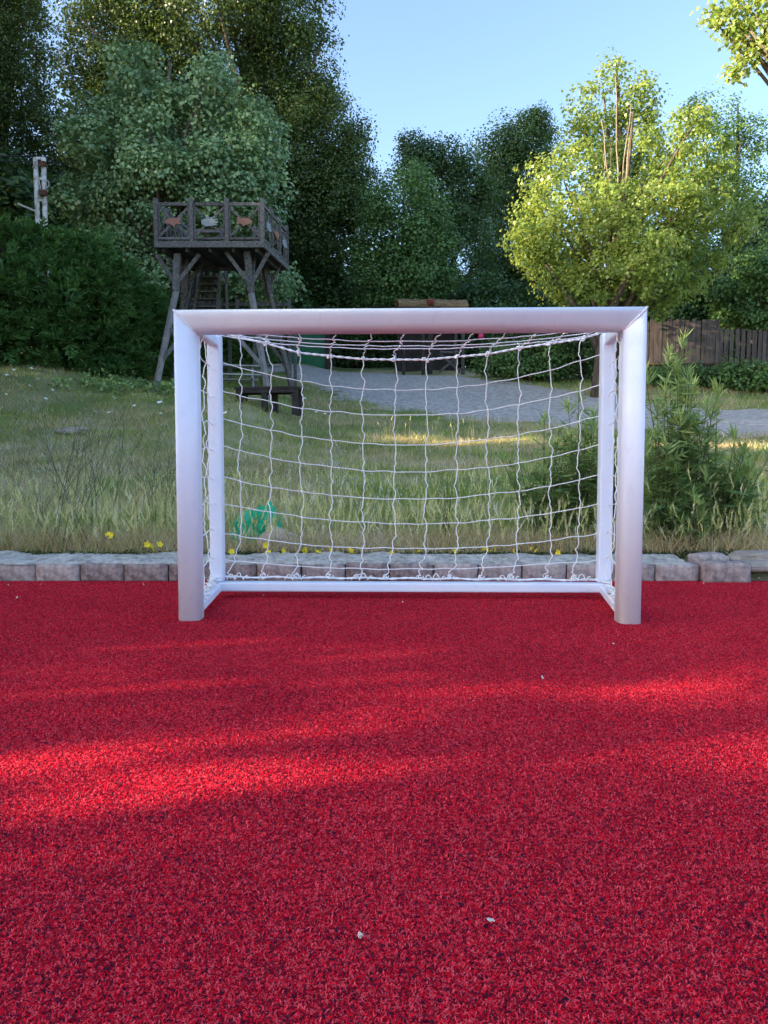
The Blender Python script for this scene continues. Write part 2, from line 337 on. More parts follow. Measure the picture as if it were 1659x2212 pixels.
tr = ng.nodes.new('GeometryNodeTransform'); tr.inputs['Translation'].default_value = (0, KERB_Y - .1 - .195 * (NYT - 1) / 2, .0005)
iop = ng.nodes.new('GeometryNodeInstanceOnPoints')
rv = ng.nodes.new('FunctionNodeRandomValue'); rv.data_type = 'INT'; rv.inputs['Min'].default_value = 0; rv.inputs['Max'].default_value = 3
mu = ng.nodes.new('ShaderNodeMath'); mu.operation = 'MULTIPLY'; mu.inputs[1].default_value = math.pi / 2
cb = ng.nodes.new('ShaderNodeCombineXYZ')
io = [o for o in rv.outputs if o.type == 'INT'][0]
for i in rv.inputs:
    if i.type == 'INT' and i.name == 'Min': i.default_value = 0
    if i.type == 'INT' and i.name == 'Max': i.default_value = 3
ng.links.new(io, mu.inputs[0]); ng.links.new(mu.outputs[0], cb.inputs[2])
ng.links.new(gr.outputs[0], tr.inputs[0]); ng.links.new(tr.outputs[0], iop.inputs['Points']); ng.links.new(gi.outputs[0], iop.inputs['Instance'])
ng.links.new(cb.outputs[0], iop.inputs['Rotation']); ng.links.new(iop.outputs[0], go.inputs[0])
md = tile.modifiers.new('tiles', 'NODES'); md.node_group = ng

# ---------------------------------------------------------------- the goal
GL, GR_ = Vector((-.810, 2.964, 0)), Vector((.990, 2.904, 0))
ex = (GR_ - GL).normalized(); ey = Vector((-ex.y, ex.x, 0)); GW = (GR_ - GL).length; GH = 1.205; PW, PD = .091, .105
goal = thing('football_goal', 'small white metal football goal with a slack white net on red turf', 'football goal', GL, math.atan2(ex.y, ex.x))
def GP(p):  # world -> goal local
    d = Vector(p) - GL; return Vector((d.dot(ex), d.dot(ey), d.z))
def profile(n=56):
    out = []
    for i in range(n):
        t = 2 * math.pi * i / n - math.pi / 2; c, s_ = math.cos(t), math.sin(t); e = 2 / 3.0
        u = math.copysign(abs(c) ** e, c); w = math.copysign(abs(s_) ** e, s_)
        u = PW / 2 + u * PW / 2; w = PD / 2 + w * PD / 2
        if u > PW * .93 and .036 < w < .046: u -= .004
        if u > PW * .93 and .062 < w < .074: u -= .004
        out.append((u, w))
    return out
PR = profile()
def sweep(ends, name):
    a, b = ends; n = len(PR)
    vs = [a(u, w) for u, w in PR] + [b(u, w) for u, w in PR]
    m = MB(); m.add(vs, [(i, (i + 1) % n, n + (i + 1) % n, n + i) for i in range(n)] + [tuple(range(n - 1, -1, -1)), tuple(range(n, 2 * n))])
    o = m.build(name, M['paint'], goal, smooth=False)
    for p in o.data.polygons: p.use_smooth = len(p.vertices) == 4
    return o
sweep((lambda u, w: (u, w, 0), lambda u, w: (u, w, GH - u - .0005)), 'post')
sweep((lambda u, w: (GW - u, w, 0), lambda u, w: (GW - u, w, GH - u - .0005)), 'post')
cbar = sweep((lambda u, w: (u, w, GH - u + .0005), lambda u, w: (GW - u, w, GH - u + .0005)), 'crossbar')
front = sorted([(u, w) for u, w in PR if w < PD * .55])
for sgn in (0, 1):
    m = MB(); rnd = random.Random(3 + sgn)
    pts = [((GW - u) if sgn else u, w + .0005, GH - u + rnd.uniform(-.0016, .0016)) for u, w in front]
    m.tube(pts, [rnd.uniform(.0026, .0042) for _ in pts], 8); m.build('weld_bead', M['weld'], cbar, smooth=True)
# rear frame
RL, RR = GP((-.797, 3.49, 0)), GP((1.030, 3.45, 0))
RS, RZ = .060, .03
def rbar(name, p, q, w, h, up=(0, 0, 1)):
    m = MB(); m.beam(p, q, w, h, up); return m.build(name, M['paint'], goal, bevel=.008)
cl, cr = RL + Vector((RS / 2, RS / 2, 0)), RR + Vector((-RS / 2, RS / 2, 0))
Z = Vector((0, 0, 1))
rbar('rear_post', cl + Z * (RZ + .045), cl + Z * 1.195, RS, RS, (0, 1, 0)); rbar('rear_post', cr + Z * (RZ + .045), cr + Z * 1.195, RS, RS, (0, 1, 0))
rbar('rear_bar', cl + Vector((-RS / 2, 0, RZ + .0215)), cr + Vector((RS / 2, 0, RZ + .0215)), .06, .043)
for c, xg in ((cl, PW / 2 + .004), (cr, GW - PW / 2 - .004)):
    rbar('side_bar', (xg, PD - .006, .012 + .02), c + Vector((0, -RS / 2 + .001, RZ + .02)), .05, .04)
    rbar('top_bar', (xg, PD - .006, GH - .048), c + Vector((0, -RS / 2 + .001, 1.165)), .045, .045)
# net
TOPX = [516, 576, 645, 712, 783, 852, 920, 986, 1054, 1121, 1188, 1256]; TOPY = [728, 742, 762, 769, 776, 777, 777, 771, 765, 752, 742, 732]
MIDX = [520, 585, 651, 717, 784, 853, 921, 989, 1054, 1121, 1189, 1252]; BOTX = [499, 567, 638, 708, 769, 830, 905, 970, 1036, 1100, 1180, 1240]
LY = [782, 842.6, 903, 963, 1029, 1087, 1151, 1209]; MY = [842, 898, 961, 1019, 1078, 1131, 1186, 1230]; RY = [764.6, 829, 894.7, 960, 1023.8, 1087, 1151, 1209]
rn = random.Random(12)
def rearY(px, sag): 
    t = (px - 477) / 826; return 3.525 - .04 * t + sag * 4 * t * (1 - t)
def node(r, c):
    if r == 0: return at(TOPX[c], TOPY[c], rearY(TOPX[c], .03))
    if r == 9: return at(BOTX[c], 1250 + rn.uniform(-2, 2), rearY(BOTX[c], .0))
    f = r / 9; x = MIDX[c] + (max(0, f - .7) / .3) ** 1.5 * (BOTX[c] - MIDX[c]) + rn.uniform(-2, 2)
    t = (x - 477) / 826; l, m_, r_ = LY[r - 1], MY[r - 1], RY[r - 1]
    y = l * (1 - t) * (1 - 2 * t) + m_ * 4 * t * (1 - t) + r_ * t * (2 * t - 1)
    return at(x, y + rn.uniform(-1.5, 1.5), rearY(x, .10 * math.sin(math.pi * min(1, f + .12))))
NODES = [[node(r, c) for c in range(12)] for r in range(10)]
def wig(p, q, amp, n=10, kind='v', cyc=1.0):
    d = q - p; a = Vector((1, 0, 0)) if kind == 'v' else Vector((0, 0, 1)); b = Vector((0, 1, 0))
    ph = rn.uniform(0, 6.28); s1, s2 = rn.uniform(-1, 1) * amp, rn.uniform(-.6, .6) * amp; k = rn.uniform(.45, .75)
    out = []
    for i in range(n + 1):
        t = i / n; e = math.sin(math.pi * t)
        kick = math.exp(-((t - k) / .09) ** 2) * amp * .8 * (1 if s1 > 0 else -1)
        off = a * (s1 * math.sin(2 * math.pi * t * cyc) * .8 + s2 * e + (kick if kind == 'v' else 0) * e) + b * (amp * .4 * math.sin(2 * math.pi * t + ph) * e)
        out.append(p + d * t + off)
    return out
CR = .0022
net = MB()
def cord(pts, r=CR, mb=None): (mb or net).tube([GP(p) for p in pts], r, 6)
def knot(p, r=.0062, mb=None):
    p = GP(p); m = mb or net; loops = []
    ax = Vector((rn.uniform(-1, 1), rn.uniform(-1, 1), rn.uniform(-.5, .5))).normalized(); u = ax.orthogonal().normalized(); v = ax.cross(u)
    m.tube([p + (u * math.cos(t) + v * math.sin(t)) * r * .7 for t in np.linspace(0, 7.2, 11)], r * .42, 5)
for c in range(12):
    for r in range(9):
        p, q = NODES[r][c], NODES[r + 1][c]
        am = .011 if r < 7 else .016
        cord(wig(p, q, am, 12, 'v', rn.choice([.5, 1, 1, 1.5])))
        if r: knot(p, .0050)
for r in range(1, 9):
    l = at(477, LY[r - 1], 3.53); rr = at(1303, RY[r - 1], 3.49)
    row = [l] + NODES[r] + [rr]
    for p, q in zip(row, row[1:]): cord(wig(p, q, .0035, 8, 'h'))
netob_parts = []
# top panel strands
tz = [(3.40, 1.112), (3.29, 1.108), (3.19, 1.112), (3.10, 1.135)]
xl, xr = GL.x + .05, GR_.x - .04
def top_pt(k, x):
    Y, zc = tz[k]; t = (x - xl) / (xr - xl); return Vector((x + (.0), Y - .03 * t, 1.185 - (1.185 - zc) * (4 * t * (1 - t)) ** .8))
heads = [n for n in NODES[0]]
for k in range(4):
    P_ = [top_pt(k, xl + (xr - xl) * i / 36) + Vector((0, 0, rn.uniform(-.002, .002))) for i in range(37)]; cord(P_)
for c, h in enumerate(heads):
    prev = h
    for k in range(4):
        q = top_pt(k, h.x * (1 - .015 * (k + 1)) + .02 * (k + 1) * (.5 if c > 5 else .5)); 
        cord(wig(prev, q, .010, 9, 'v')); knot(q, .005); prev = q
    cord(wig(prev, Vector((prev.x, 3.03, 1.165)), .006, 6, 'v'))
# side panels
for sx, fx, fy, bx, by in ((0, GL.x + .07, GL.y + .09, -.77, 3.50), (1, GR_.x - .07, GR_.y + .09, 1.0, 3.46)):
    cols = []
    for f in (.3, .62, .88):
        P_ = []
        for r in range(10):
            z = 1.17 - r * .122 + (.0 if r < 9 else -.02)
            z = max(z, .075)
            sag = .02 * math.sin(math.pi * r / 9)
            P_.append(Vector((fx + (bx - fx) * f + (-sag if sx == 0 else sag) + rn.uniform(-.006, .006), fy + (by - fy) * f, z + rn.uniform(-.01, .01))))
        cols.append(P_)
        for p, q in zip(P_, P_[1:]): cord(wig(p, q, .011, 9, 'v'))
    for r in range(1, 9):
        fr = Vector((fx, fy, cols[0][r].z + .012)); bk = Vector((bx + (.0), by, cols[2][r].z - .01))
        row = [fr] + [cc[r] for cc in cols] + [bk]
        for p, q in zip(row, row[1:]): cord(wig(p, q, .006, 6, 'h'))
    # slack cord heaped on the side bar
    p0, p1 = Vector((fx, fy + .02, .062)), Vector((bx, by - .02, .078)); P_ = []
    for i in range(90):
        t = i / 89; p = p0.lerp(p1, t); P_.append(p + Vector((.020 * math.sin(i * 1.7 + math.sin(i * .7)), .016 * math.cos(i * 1.35), .012 + .012 * math.sin(i * .9))))
    cord(P_, .0026)
net_o = net.build('net', M['cord'], goal, smooth=True)
# ropes
hr = MB(); pts = [at(477, 719, 3.53)] + heads + [at(1303, 717, 3.49)]
dense = []
for i in range(len(pts) - 1):
    for k in range(8): dense.append(pts[i].lerp(pts[i + 1], k / 8))
dense.append(pts[-1])
for s_ in (0, math.pi):
    hr.tube([GP(p) + Vector((0, math.cos(i * 1.5 + s_) * .0028, math.sin(i * 1.5 + s_) * .0028)) for i, p in enumerate(dense)], .0034, 6)
for p in heads:
    for _ in range(2): knot(p + Vector((rn.uniform(-.008, .008), -.004, rn.uniform(-.006, .004))), .0095, hr)
    e = p + Vector((rn.uniform(-.02, .02), -.004, rn.uniform(.005, .022))); hr.tube([GP(p), GP((p + e) / 2 + Vector((.005, 0, .006))), GP(e)], .0028, 5)
hr.build('head_rope', M['cord'], net_o, smooth=True)
br = MB(); a, b = at(478, 1246, 3.53), at(1303, 1253, 3.49)
bp = [a.lerp(b, i / 60) + Vector((0, 0, .0025 * math.sin(i * .9))) for i in range(61)]
for s_ in (0, math.pi): br.tube([GP(p) + Vector((0, math.cos(i * 1.9 + s_) * .0025, math.sin(i * 1.9 + s_) * .0025)) for i, p in enumerate(bp)], .0032, 6)
for p in NODES[9]:
    k0 = Vector((p.x, p.y, a.z)); rr_ = rn.uniform(.008, .015)
    br.tube([GP(k0 + Vector((rr_ * math.cos(t) + .006 * t * .3, -.004, rr_ * .7 * math.sin(t) + .006))) for t in np.linspace(.3, 6.8, 14)], .0027, 5)
    knot(k0, .008, br)
br.build('ground_rope', M['cord'], net_o, smooth=True)
for px in (512, 637, 781, 938, 1098, 1252):
    m = MB(); t_ = (px - 478) / 825; c = at(px, 1254 + t_ * 3, 3.505 - .04 * t_); P_ = []
    for i in range(41):
        t = i / 40; P_.append(GP(c + Vector(((t - .5) * .095, .006 * math.cos(i), .004 + .034 * abs(math.sin(t * math.pi * 2.5)) * (1 - abs(t - .5) * .9)))))
    m.tube(P_, .0026, 5); m.build('net_tie', M['cord'], net_o, smooth=True)

# ---------------------------------------------------------------- kerb of bricks, stones, litter
kerb = thing('brick_kerb', 'low kerb of mauve grey bricks under a rough concrete cap along the red turf', 'kerb', (0, KERB_Y, 0))
def brick_mesh(seed, l=.224, h=.095, d=.10):
    rnd = random.Random(seed); bm = bmesh.new(); bmesh.ops.create_cube(bm, size=1)
    for v in bm.verts: v.co = Vector((v.co.x * l, v.co.y * d, v.co.z * h))
    bmesh.ops.bevel(bm, geom=bm.edges[:], offset=.0035, segments=2, affect='EDGES')
    bmesh.ops.subdivide_edges(bm, edges=[e for e in bm.edges if e.calc_length() > .05], cuts=5, use_grid_fill=True)
    for v in bm.verts:
        n_ = mnoise.noise_vector(v.co * 28 + Vector((seed * 9.1, 0, 0))); v.co += n_ * .0022
    me = bpy.data.meshes.new('brick'); bm.to_mesh(me); bm.free()
    me.polygons.foreach_set('use_smooth', np.ones(len(me.polygons), bool)); return me
bmesh_list = [brick_mesh(i) for i in range(5)]
x = (80 - CX) / F * 4.04; pitch = .2315; i = 0
xx = x - 16 * pitch
while xx + pitch < (1518 - CX) / F * 4.04 + .03:
    b = link('brick', bmesh_list[i % 5], M['brick'], kerb); rb = random.Random(i)
    b.location = (xx + pitch / 2, .052 + rb.uniform(-.006, .006) + (.004 if i == 15 else 0), .043 + rb.uniform(-.004, .004)); b.rotation_euler = (0, rb.uniform(-.008, .008), rb.uniform(-.014, .014))
    xx += pitch; i += 1
KX0, KX1 = x - 16 * pitch, xx - .06
nxm, nym = 700, 22; V = []
for a_ in range(nxm):
    xm = KX0 + (KX1 - KX0) * a_ / (nxm - 1)
    yf = .012 + .018 * mnoise.noise(Vector((xm * 6, 3, 0))) + .01 * mnoise.noise(Vector((xm * 22, 3, 0)))
    yb = .30 + .05 * mnoise.noise(Vector((xm * 3, 7, 0))) + .025 * mnoise.noise(Vector((xm * 15, 5, 0)))
    yf = max(yf * .7, .003)
    for k in range(nym):
        t = k / (nym - 1); y = yf + (yb - yf) * t
        z = .092 + .022 * math.sin(min(1, t * 1.5) * 1.57) + .018 * mnoise.noise(Vector((xm * 5, y * 9, 1))) + .007 * mnoise.noise(Vector((xm * 34, y * 34, 2))) + .005 * mnoise.noise(Vector((xm * 75, y * 75, 5)))
        if t == 0: z = .088
        if t == 1: z = .03
        V.append((xm, y, z))
ii = (np.arange(nxm - 1)[:, None] * nym + np.arange(nym - 1)[None]).ravel()
link('mortar_cap', np_mesh('mortar_cap', np.array(V), np.stack([ii, ii + nym, ii + nym + 1, ii + 1], 1), smooth=False), M['mortar'], kerb)
lb = link('loose_brick', brick_mesh(77, .235, .105, .115), M['brick']); lb.location = ((1567 - CX) / F * 4.0, KERB_Y + .005, .05); lb.rotation_euler = (0, 0, R(-1.5))
tag(lb, 'single loose grey brick at the right end of the kerb, pushed out onto the turf', 'brick')
def rock(name, mat, size, seed, amp=.18, flat=1.0, sub=4):
    bm = bmesh.new(); bmesh.ops.create_icosphere(bm, subdivisions=sub, radius=1)
    for v in bm.verts:
        p = v.co.copy(); k = 1 + amp * mnoise.noise(p * 1.3 + Vector((seed, 0, 0))) + amp * .5 * mnoise.noise(p * 3.1 + Vector((0, seed, 0))) + amp * .2 * mnoise.noise(p * 8 + Vector((0, seed, 0)))
        p = Vector([math.copysign(abs(c) ** .75, c) for c in p]) * k
        v.co = Vector((p.x * size[0], p.y * size[1], p.z * size[2]))
    me = bpy.data.meshes.new(name); bm.to_mesh(me); bm.free()
    return link(name, me, mat)
o = rock('stone_block', M['brick'], (.11, .06, .045), 3, .12); o.location = at(1530, 1209, 4.2); o.location.z = .085
tag(o, 'broken grey block lying behind the loose brick at the kerb end', 'stone')
for j, (px, py, sx, sz, lab) in enumerate([(1650, 1203, .20, .035, 'flat pale stone slab, the upper one, at the right end of the kerb'), (1640, 1222, .16, .03, 'flat brownish stone slab lying low at the right end of the kerb')]):
    o = rock('stone_slab', M['stone'], (sx, .10, sz), 5 + j, .16); p = at(px, py, 4.22 - .1 * j); o.location = p; tag(o, lab, 'stone')
o = rock('beige_stone', M['beige_stone'], (.105, .08, .085), 9, .28); p = at(598, 1160, 4.55); o.location = (p.x, p.y, T(p.x, p.y) + .05); o.rotation_euler = (.1, .25, .3)
tag(o, 'angular beige stone beside the green plastic bag behind the kerb', 'stone')
o = rock('field_stone', M['stone'], (.26, .2, .07), 14, .2); p = at(160, 963, 12.4); o.location = (p.x, 12.4, T(p.x, 12.4) + .02)
tag(o, 'flat grey stone lying in the meadow left of the goal', 'stone')
# crumpled bag
bm = bmesh.new()
for cx_, cz_, rx, rz, sd in ((-.055, .10, .115, .10, 2), (.045, .155, .08, .10, 8)):
    g = bmesh.ops.create_icosphere(bm, subdivisions=4, radius=1)
    for v in g['verts']:
        p = v.co.copy(); q = p * 2.3 + Vector((sd, 0, 0)); k = 1 + .5 * mnoise.noise(q) + .35 * abs(mnoise.noise(q * 2.6)) - .1 + .05 * mnoise.noise(q * 6)
        v.co = Vector((p.x * rx * k + cx_, p.y * .07 * k, p.z * rz * k + cz_))
me = bpy.data.meshes.new('plastic_bag'); bm.to_mesh(me); bm.free()
bag = link('plastic_bag', me, M['bag']); p = at(560, 1150, 4.62); bag.location = (p.x, p.y, T(p.x, p.y) + .0)
tag(bag, 'crumpled translucent green plastic bag caught in the grass behind the kerb', 'plastic bag')
# pale chips on the turf
chip0 = None
for j, (px, py, sz) in enumerate([(1060, 1987, .0052), (778, 2021, .006), (1172, 1463, .006), (37, 1290, .008), (569, 1286, .006), (18, 1263, .006), (88, 1262, .005), (1582, 1250, .008), (1604, 1253, .006), (1622, 1252, .007), (1640, 1249, .007), (1520, 1260, .005), (310, 1262, .006), (640, 1262, .006), (660, 1265, .005), (870, 1300, .004), (1325, 1390, .004)]):
    p = onz(px, py, .008)
    if chip0 is None: o = chip0 = rock('chip', M['chip'], (1, .7, .45), 21, .5, sub=2)
    else: o = chip0.copy(); COL.objects.link(o)
    o.location = p; o.scale = (sz * .95, sz * .8, sz * .6); o.rotation_euler = (j * .7, j, j * 1.9)
    lab = {0: 'pale chip lying alone nearest the bottom, the right of the two', 1: 'pale curled chip lying near the bottom, the left of the two', 2: 'tiny pale chip alone in the middle of the turf, right of centre'}.get(j, 'small pale chip of litter lying on red turf near the kerb and goal')
    tag(o, lab, 'litter chip', 'pale chips scattered on the turf')

# ---------------------------------------------------------------- lookout tower
DT = 18.0
tw_o = Vector(at(452, 845, DT)); 
LF, RF, RB = at(338, 528, DT), at(567, 525, DT), at(619, 541, 20.05)      # deck corners (top of deck edge)
zf = RF.z; LF = Vector((LF.x, LF.y, zf)); ax_ = (RF - LF); wx = ax_.length; ax_.normalize()
dv = Vector((RB.x - RF.x, RB.y - RF.y, 0)); dep = dv.length; dv.normalize()
base_z = T((LF.x + RF.x) / 2, 19)
tower = thing('lookout_tower', 'weathered wooden lookout tower with crossed railings standing before the big round tree', 'lookout tower', (LF.x, LF.y, base_z))
def TW(a, b, z): return LF + ax_ * a + dv * b + Vector((0, 0, z - zf)) - Vector((LF.x, LF.y, base_z))
def tbeam(name, p, q, w, h, mat='wood', parent=None):
    m = MB(); m.beam(p, q, w, h); o = m.build(name, M[mat], parent or tower, bevel=.006); return o
ZD = zf
m = MB()
for k in range(14):
    b0 = dep * k / 14; m.beam(TW(.0, b0 + dep / 28, ZD - .02), TW(wx, b0 + dep / 28, ZD - .02), .13, .035)
m.build('deck', M['wood_dark'], tower)
m = MB(); e = .06
for p, q in ((TW(-.04, -.03, ZD - .04), TW(wx + .04, -.03, ZD - .04)), (TW(-.04, dep + .03, ZD - .04), TW(wx + .04, dep + .03, ZD - .04)), (TW(-.03, .0, ZD - .04), TW(-.03, dep, ZD - .04)), (TW(wx + .03, 0, ZD - .04), TW(wx + .03, dep, ZD - .04))):
    m.beam(p, q, .05, .14)
m.build('deck_edge', M['wood'], tower, bevel=.006)
m = MB()
for k in range(5): m.beam(TW(.15 + k * (wx - .3) / 4, .02, ZD - .13), TW(.15 + k * (wx - .3) / 4, dep - .02, ZD - .13), .06, .13)
m.build('joists', M['wood_dark'], tower)
RH = .92
def side_post(a, b, z0=-.03, h=RH + .08): return tbeam('railing_post', TW(a, b, ZD + z0), TW(a, b, ZD + h), .095, .095)
def fish(c, dirv, mat, flip=1, hand=False):
    n = dirv.cross(Vector((0, 0, 1))).normalized()
    if hand: out = [(-.17, .03), (-.16, -.06), (-.06, -.11), (.05, -.10), (.19, -.075), (.19, -.05), (.09, -.045), (.215, -.025), (.215, .0), (.09, .002), (.205, .035), (.20, .06), (.07, .045), (.16, .095), (.145, .115), (.02, .075), (-.02, .13), (-.05, .125), (-.05, .07)]
    else: out = [(-.20, .0), (-.12, .065), (0, .085), (.09, .055), (.14, .10), (.17, .09), (.145, .0), (.185, -.06), (.13, -.055), (.07, -.05), (.02, -.11), (-.04, -.075), (-.13, -.055)]
    m = MB(); k = len(out)
    vs = [c + dirv * (u * flip) + Vector((0, 0, v)) + n * w for w in (-.012, .012) for u, v in out]
    m.add(vs, [tuple(range(k)), tuple(range(2 * k - 1, k - 1, -1))] + [(i, (i + 1) % k, k + (i + 1) % k, k + i) for i in range(k)])
    return m.build('carving', M[mat], None)
def bay(a0, b0, a1, b1, carve=None, flip=1, w=.05):
    p, q = TW(a0, b0, ZD), TW(a1, b1, ZD); d = (q - p).normalized(); p += d * .05; q -= d * .05
    for z in (RH - .05, .10): tbeam('rail', p + Z * z, q + Z * z, .05, .075 if z > .5 else .055)
    n = d.cross(Z) * .011
    c1 = tbeam('cross_brace', p + Z * .14 - n, q + Z * (RH - .1) - n, .02, .055); tbeam('cross_brace', p + Z * (RH - .1) + n, q + Z * .14 + n, .02, .055)
    for s0 in (p + d * .02, q - d * .02): tbeam('baluster', s0 + Z * .13, s0 + Z * (RH - .09), .03, .045)
    if carve:
        o = fish((p + q) / 2 + Z * (RH * .5 + .01) + d.cross(Z).normalized() * .045, d, 'carve_grey' if carve == 'hand' else carve, flip, carve == 'hand'); o.parent = tower
n3 = 3
for k in range(n3 + 1): side_post(wx * k / n3, 0)
for k in range(n3): bay(wx * k / n3, 0, wx * (k + 1) / n3, 0, ['carve_red', 'hand', 'carve_red'][k], [1, 1, -1][k])
for k in range(1, 4): side_post(wx, dep * k / 3)
for k in range(3): bay(wx, dep * k / 3, wx, dep * (k + 1) / 3, ['hand', 'carve_red', 'hand'][k])
for k in range(1, 4): side_post(0, dep * k / 3)
for k in range(3): bay(0, dep * k / 3, 0, dep * (k + 1) / 3)
for k in (1, 2): side_post(wx * k / 3, dep)
for k in (0, 2): bay(wx * k / 3, dep, wx * (k + 1) / 3, dep, None)
# legs: upright heads with splayed lower halves
def at_t(px, py, Y): return at(px, py, Y) - Vector((LF.x, LF.y, base_z))
legs = [(at_t(384, 540, DT + .3), at_t(381, 655 - 30, DT + .2), (331, 845, DT - .3)), (at_t(534, 535, DT + .3), at_t(542, 628, DT + .25), (583, 850, DT - .1)),
        (at_t(568, 548, 19.7), at_t(582, 630, 19.8), (637, 856, 20.2)), (at_t(405, 548, 19.7), at_t(399, 630, 19.8), (372, 850, 20.1))]
for i, (t0, kn, (fx_, fy_, fd)) in enumerate(legs):
    f = at(fx_, fy_, fd); f.z = T(f.x, f.y) - .15; f = f - Vector((LF.x, LF.y, base_z))
    mt = 'wood_pale' if i < 2 else 'wood'
    up_ = kn + (kn - f).normalized() * .0
    l = tbeam('leg', up_, f, .11, .11, mt)
    tbeam('leg_head', t0 + Vector((0, 0, -.1)), kn + (f - kn).normalized() * .05, .15, .15, 'wood', l)
    for dx in (-1, 1):
        p = kn + Vector((0, 0, .12)); q = t0 + Vector((dx * .50, 0, -.10)) ; tbeam('brace', p, q, .06, .09, 'wood', l)
    if i < 2:
        p = kn + Vector((0, .05, .15)); q = t0 + dv * .55 + Vector((0, 0, -.1)); tbeam('brace', p, q, .06, .09, 'wood', l)
lo = (legs[0][1] * .55 + (Vector((legs[0][2][0], 0, 0)) * 0)) 
# low diagonal struts between the legs
def mixp(i, t):
    kn = legs[i][1]; fx_, fy_, fd = legs[i][2]; f = at(fx_, fy_, fd); f.z = T(f.x, f.y); f -= Vector((LF.x, LF.y, base_z)); return kn.lerp(f, t)
tbeam('tie_beam', mixp(0, .40), mixp(1, .40), .06, .10, 'wood'); tbeam('tie_beam', mixp(3, .40), mixp(2, .40), .06, .10, 'wood'); tbeam('tie_beam', mixp(1, .42), mixp(2, .42), .06, .10, 'wood'); tbeam('tie_beam', mixp(0, .42), mixp(3, .42), .06, .10, 'wood')
tbeam('strut', mixp(0, .72), mixp(0, .40) + Vector((.42, 0, .0)), .05, .09, 'wood'); tbeam('strut', mixp(1, .72), mixp(1, .40) + Vector((-.55, 0, 0)), .05, .09, 'wood_pale'); tbeam('strut', mixp(2, .72), mixp(2, .40) + Vector((-.45, 0, 0)), .05, .09, 'wood')
# stair up to the deck
st = bpy.data.objects.new('stair', None)
def stair():
    m = MB(); a0, a1 = at_t(437, 560, 20.6), at_t(416, 720, 20.0); b0, b1 = at_t(476, 560, 20.6), at_t(468, 720, 20.0)
    m.beam(a0, a1, .06, .2); m.beam(b0, b1, .06, .2); s = m.build('stair_stringers', M['wood'], tower, bevel=.005)
    for k in range(10):
        t = (k + .5) / 10; p, q = a0.lerp(a1, t), b0.lerp(b1, t); mm = MB(); mm.beam(p, q, .2, .035); mm.build('step', M['wood'], s)
    for (u, v) in ((a0, a1), (b0, b1)):
        for dx in (-.12, .13): tbeam('handrail', u + Vector((dx - .02, .1, .0)), v + Vector((dx * 2.2 - .02, .1, 0)), .07, .10, 'wood', s)
stair()
# rear landing with its own low railing
LZ = at(520, 690, 21.2).z - base_z
m = MB(); a_ = at_t(400, 690, 21.0); b_ = at_t(625, 690, 21.0)
for k in range(10): m.beam(Vector((a_.x, a_.y + .06 + k * .13, LZ - .05)), Vector((b_.x, b_.y + .06 + k * .13, LZ - .05)), .12, .04)
m.build('landing', M['wood_dark'], tower)
zt = at(520, 655, 21.0).z - base_z
for y0 in (0, 1.3):
    tbeam('landing_rail', Vector((a_.x, a_.y + y0, zt - .03)), Vector((b_.x, b_.y + y0, zt - .03)), .05, .10)
    tbeam('landing_rail', Vector((a_.x, a_.y + y0, zt - .25)), Vector((b_.x, b_.y + y0, zt - .25)), .04, .07)
    for k in range(7):
        X = a_.x + (b_.x - a_.x) * k / 6
        tbeam('landing_post', Vector((X, a_.y + y0, LZ - (.08 if k % 2 else 2.4))), Vector((X, a_.y + y0, zt + .1)), .09, .09)

# ---------------------------------------------------------------- picnic table and dark bench table
pc = at(508, 838, 18.6); pz = T(pc.x, pc.y)
pt = thing('picnic_table', 'pale picnic table with attached benches under the lookout tower', 'picnic table', (pc.x, pc.y, pz), R(14))
def slab(name, n, w, c, L_, mat, parent, h=.035):
    m = MB()
    for k in range(n): m.box((c[0], c[1] + (k - (n - 1) / 2) * (w + .012), c[2]), (L_, w, h))
    return m.build(name, M[mat], parent, bevel=.004)
slab('table_top', 4, .11, (0, 0, .62), 1.15, 'white_wood', pt); slab('bench_seat', 2, .11, (0, -.56, .36), 1.15, 'white_wood', pt); slab('bench_seat', 2, .11, (0, .56, .36), 1.15, 'white_wood', pt)
for sx in (-.42, .42):
    for sy in (-1, 1):
        m = MB(); m.beam((sx + sy * .022, sy * .50, 0), (sx + sy * .022, -sy * .02 + sy * .14, .60), .04, .08); m.build('leg', M['white_wood'], pt, bevel=.004)
    m = MB(); m.beam((sx - .06, -.68, .31), (sx - .06, .68, .31), .035, .075); m.build('seat_support', M['white_wood'], pt, bevel=.004)
bc = at(582, 868, 16.2); bz = T(bc.x, bc.y)
bt = thing('wooden_bench', 'dark backless wooden bench with square legs on the grass beside the lookout tower', 'bench', (bc.x, bc.y, bz), R(-9))
slab('seat', 3, .16, (0, 0, .47), 1.36, 'wood_dark', bt, .05)
m = MB(); m.box((0, -.22, .405), (1.24, .035, .08)); m.box((0, .22, .405), (1.24, .035, .08)); m.build('apron', M['wood_dark'], bt, bevel=.004)
for sx in (-.60, -.05, .60):
    for sy in (-.17, .17):
        m = MB(); m.box((sx + (.12 if sx == -.05 and sy > 0 else 0), sy, .18), (.12, .10, .53)); m.build('leg', M['wood_dark'], bt, bevel=.004)

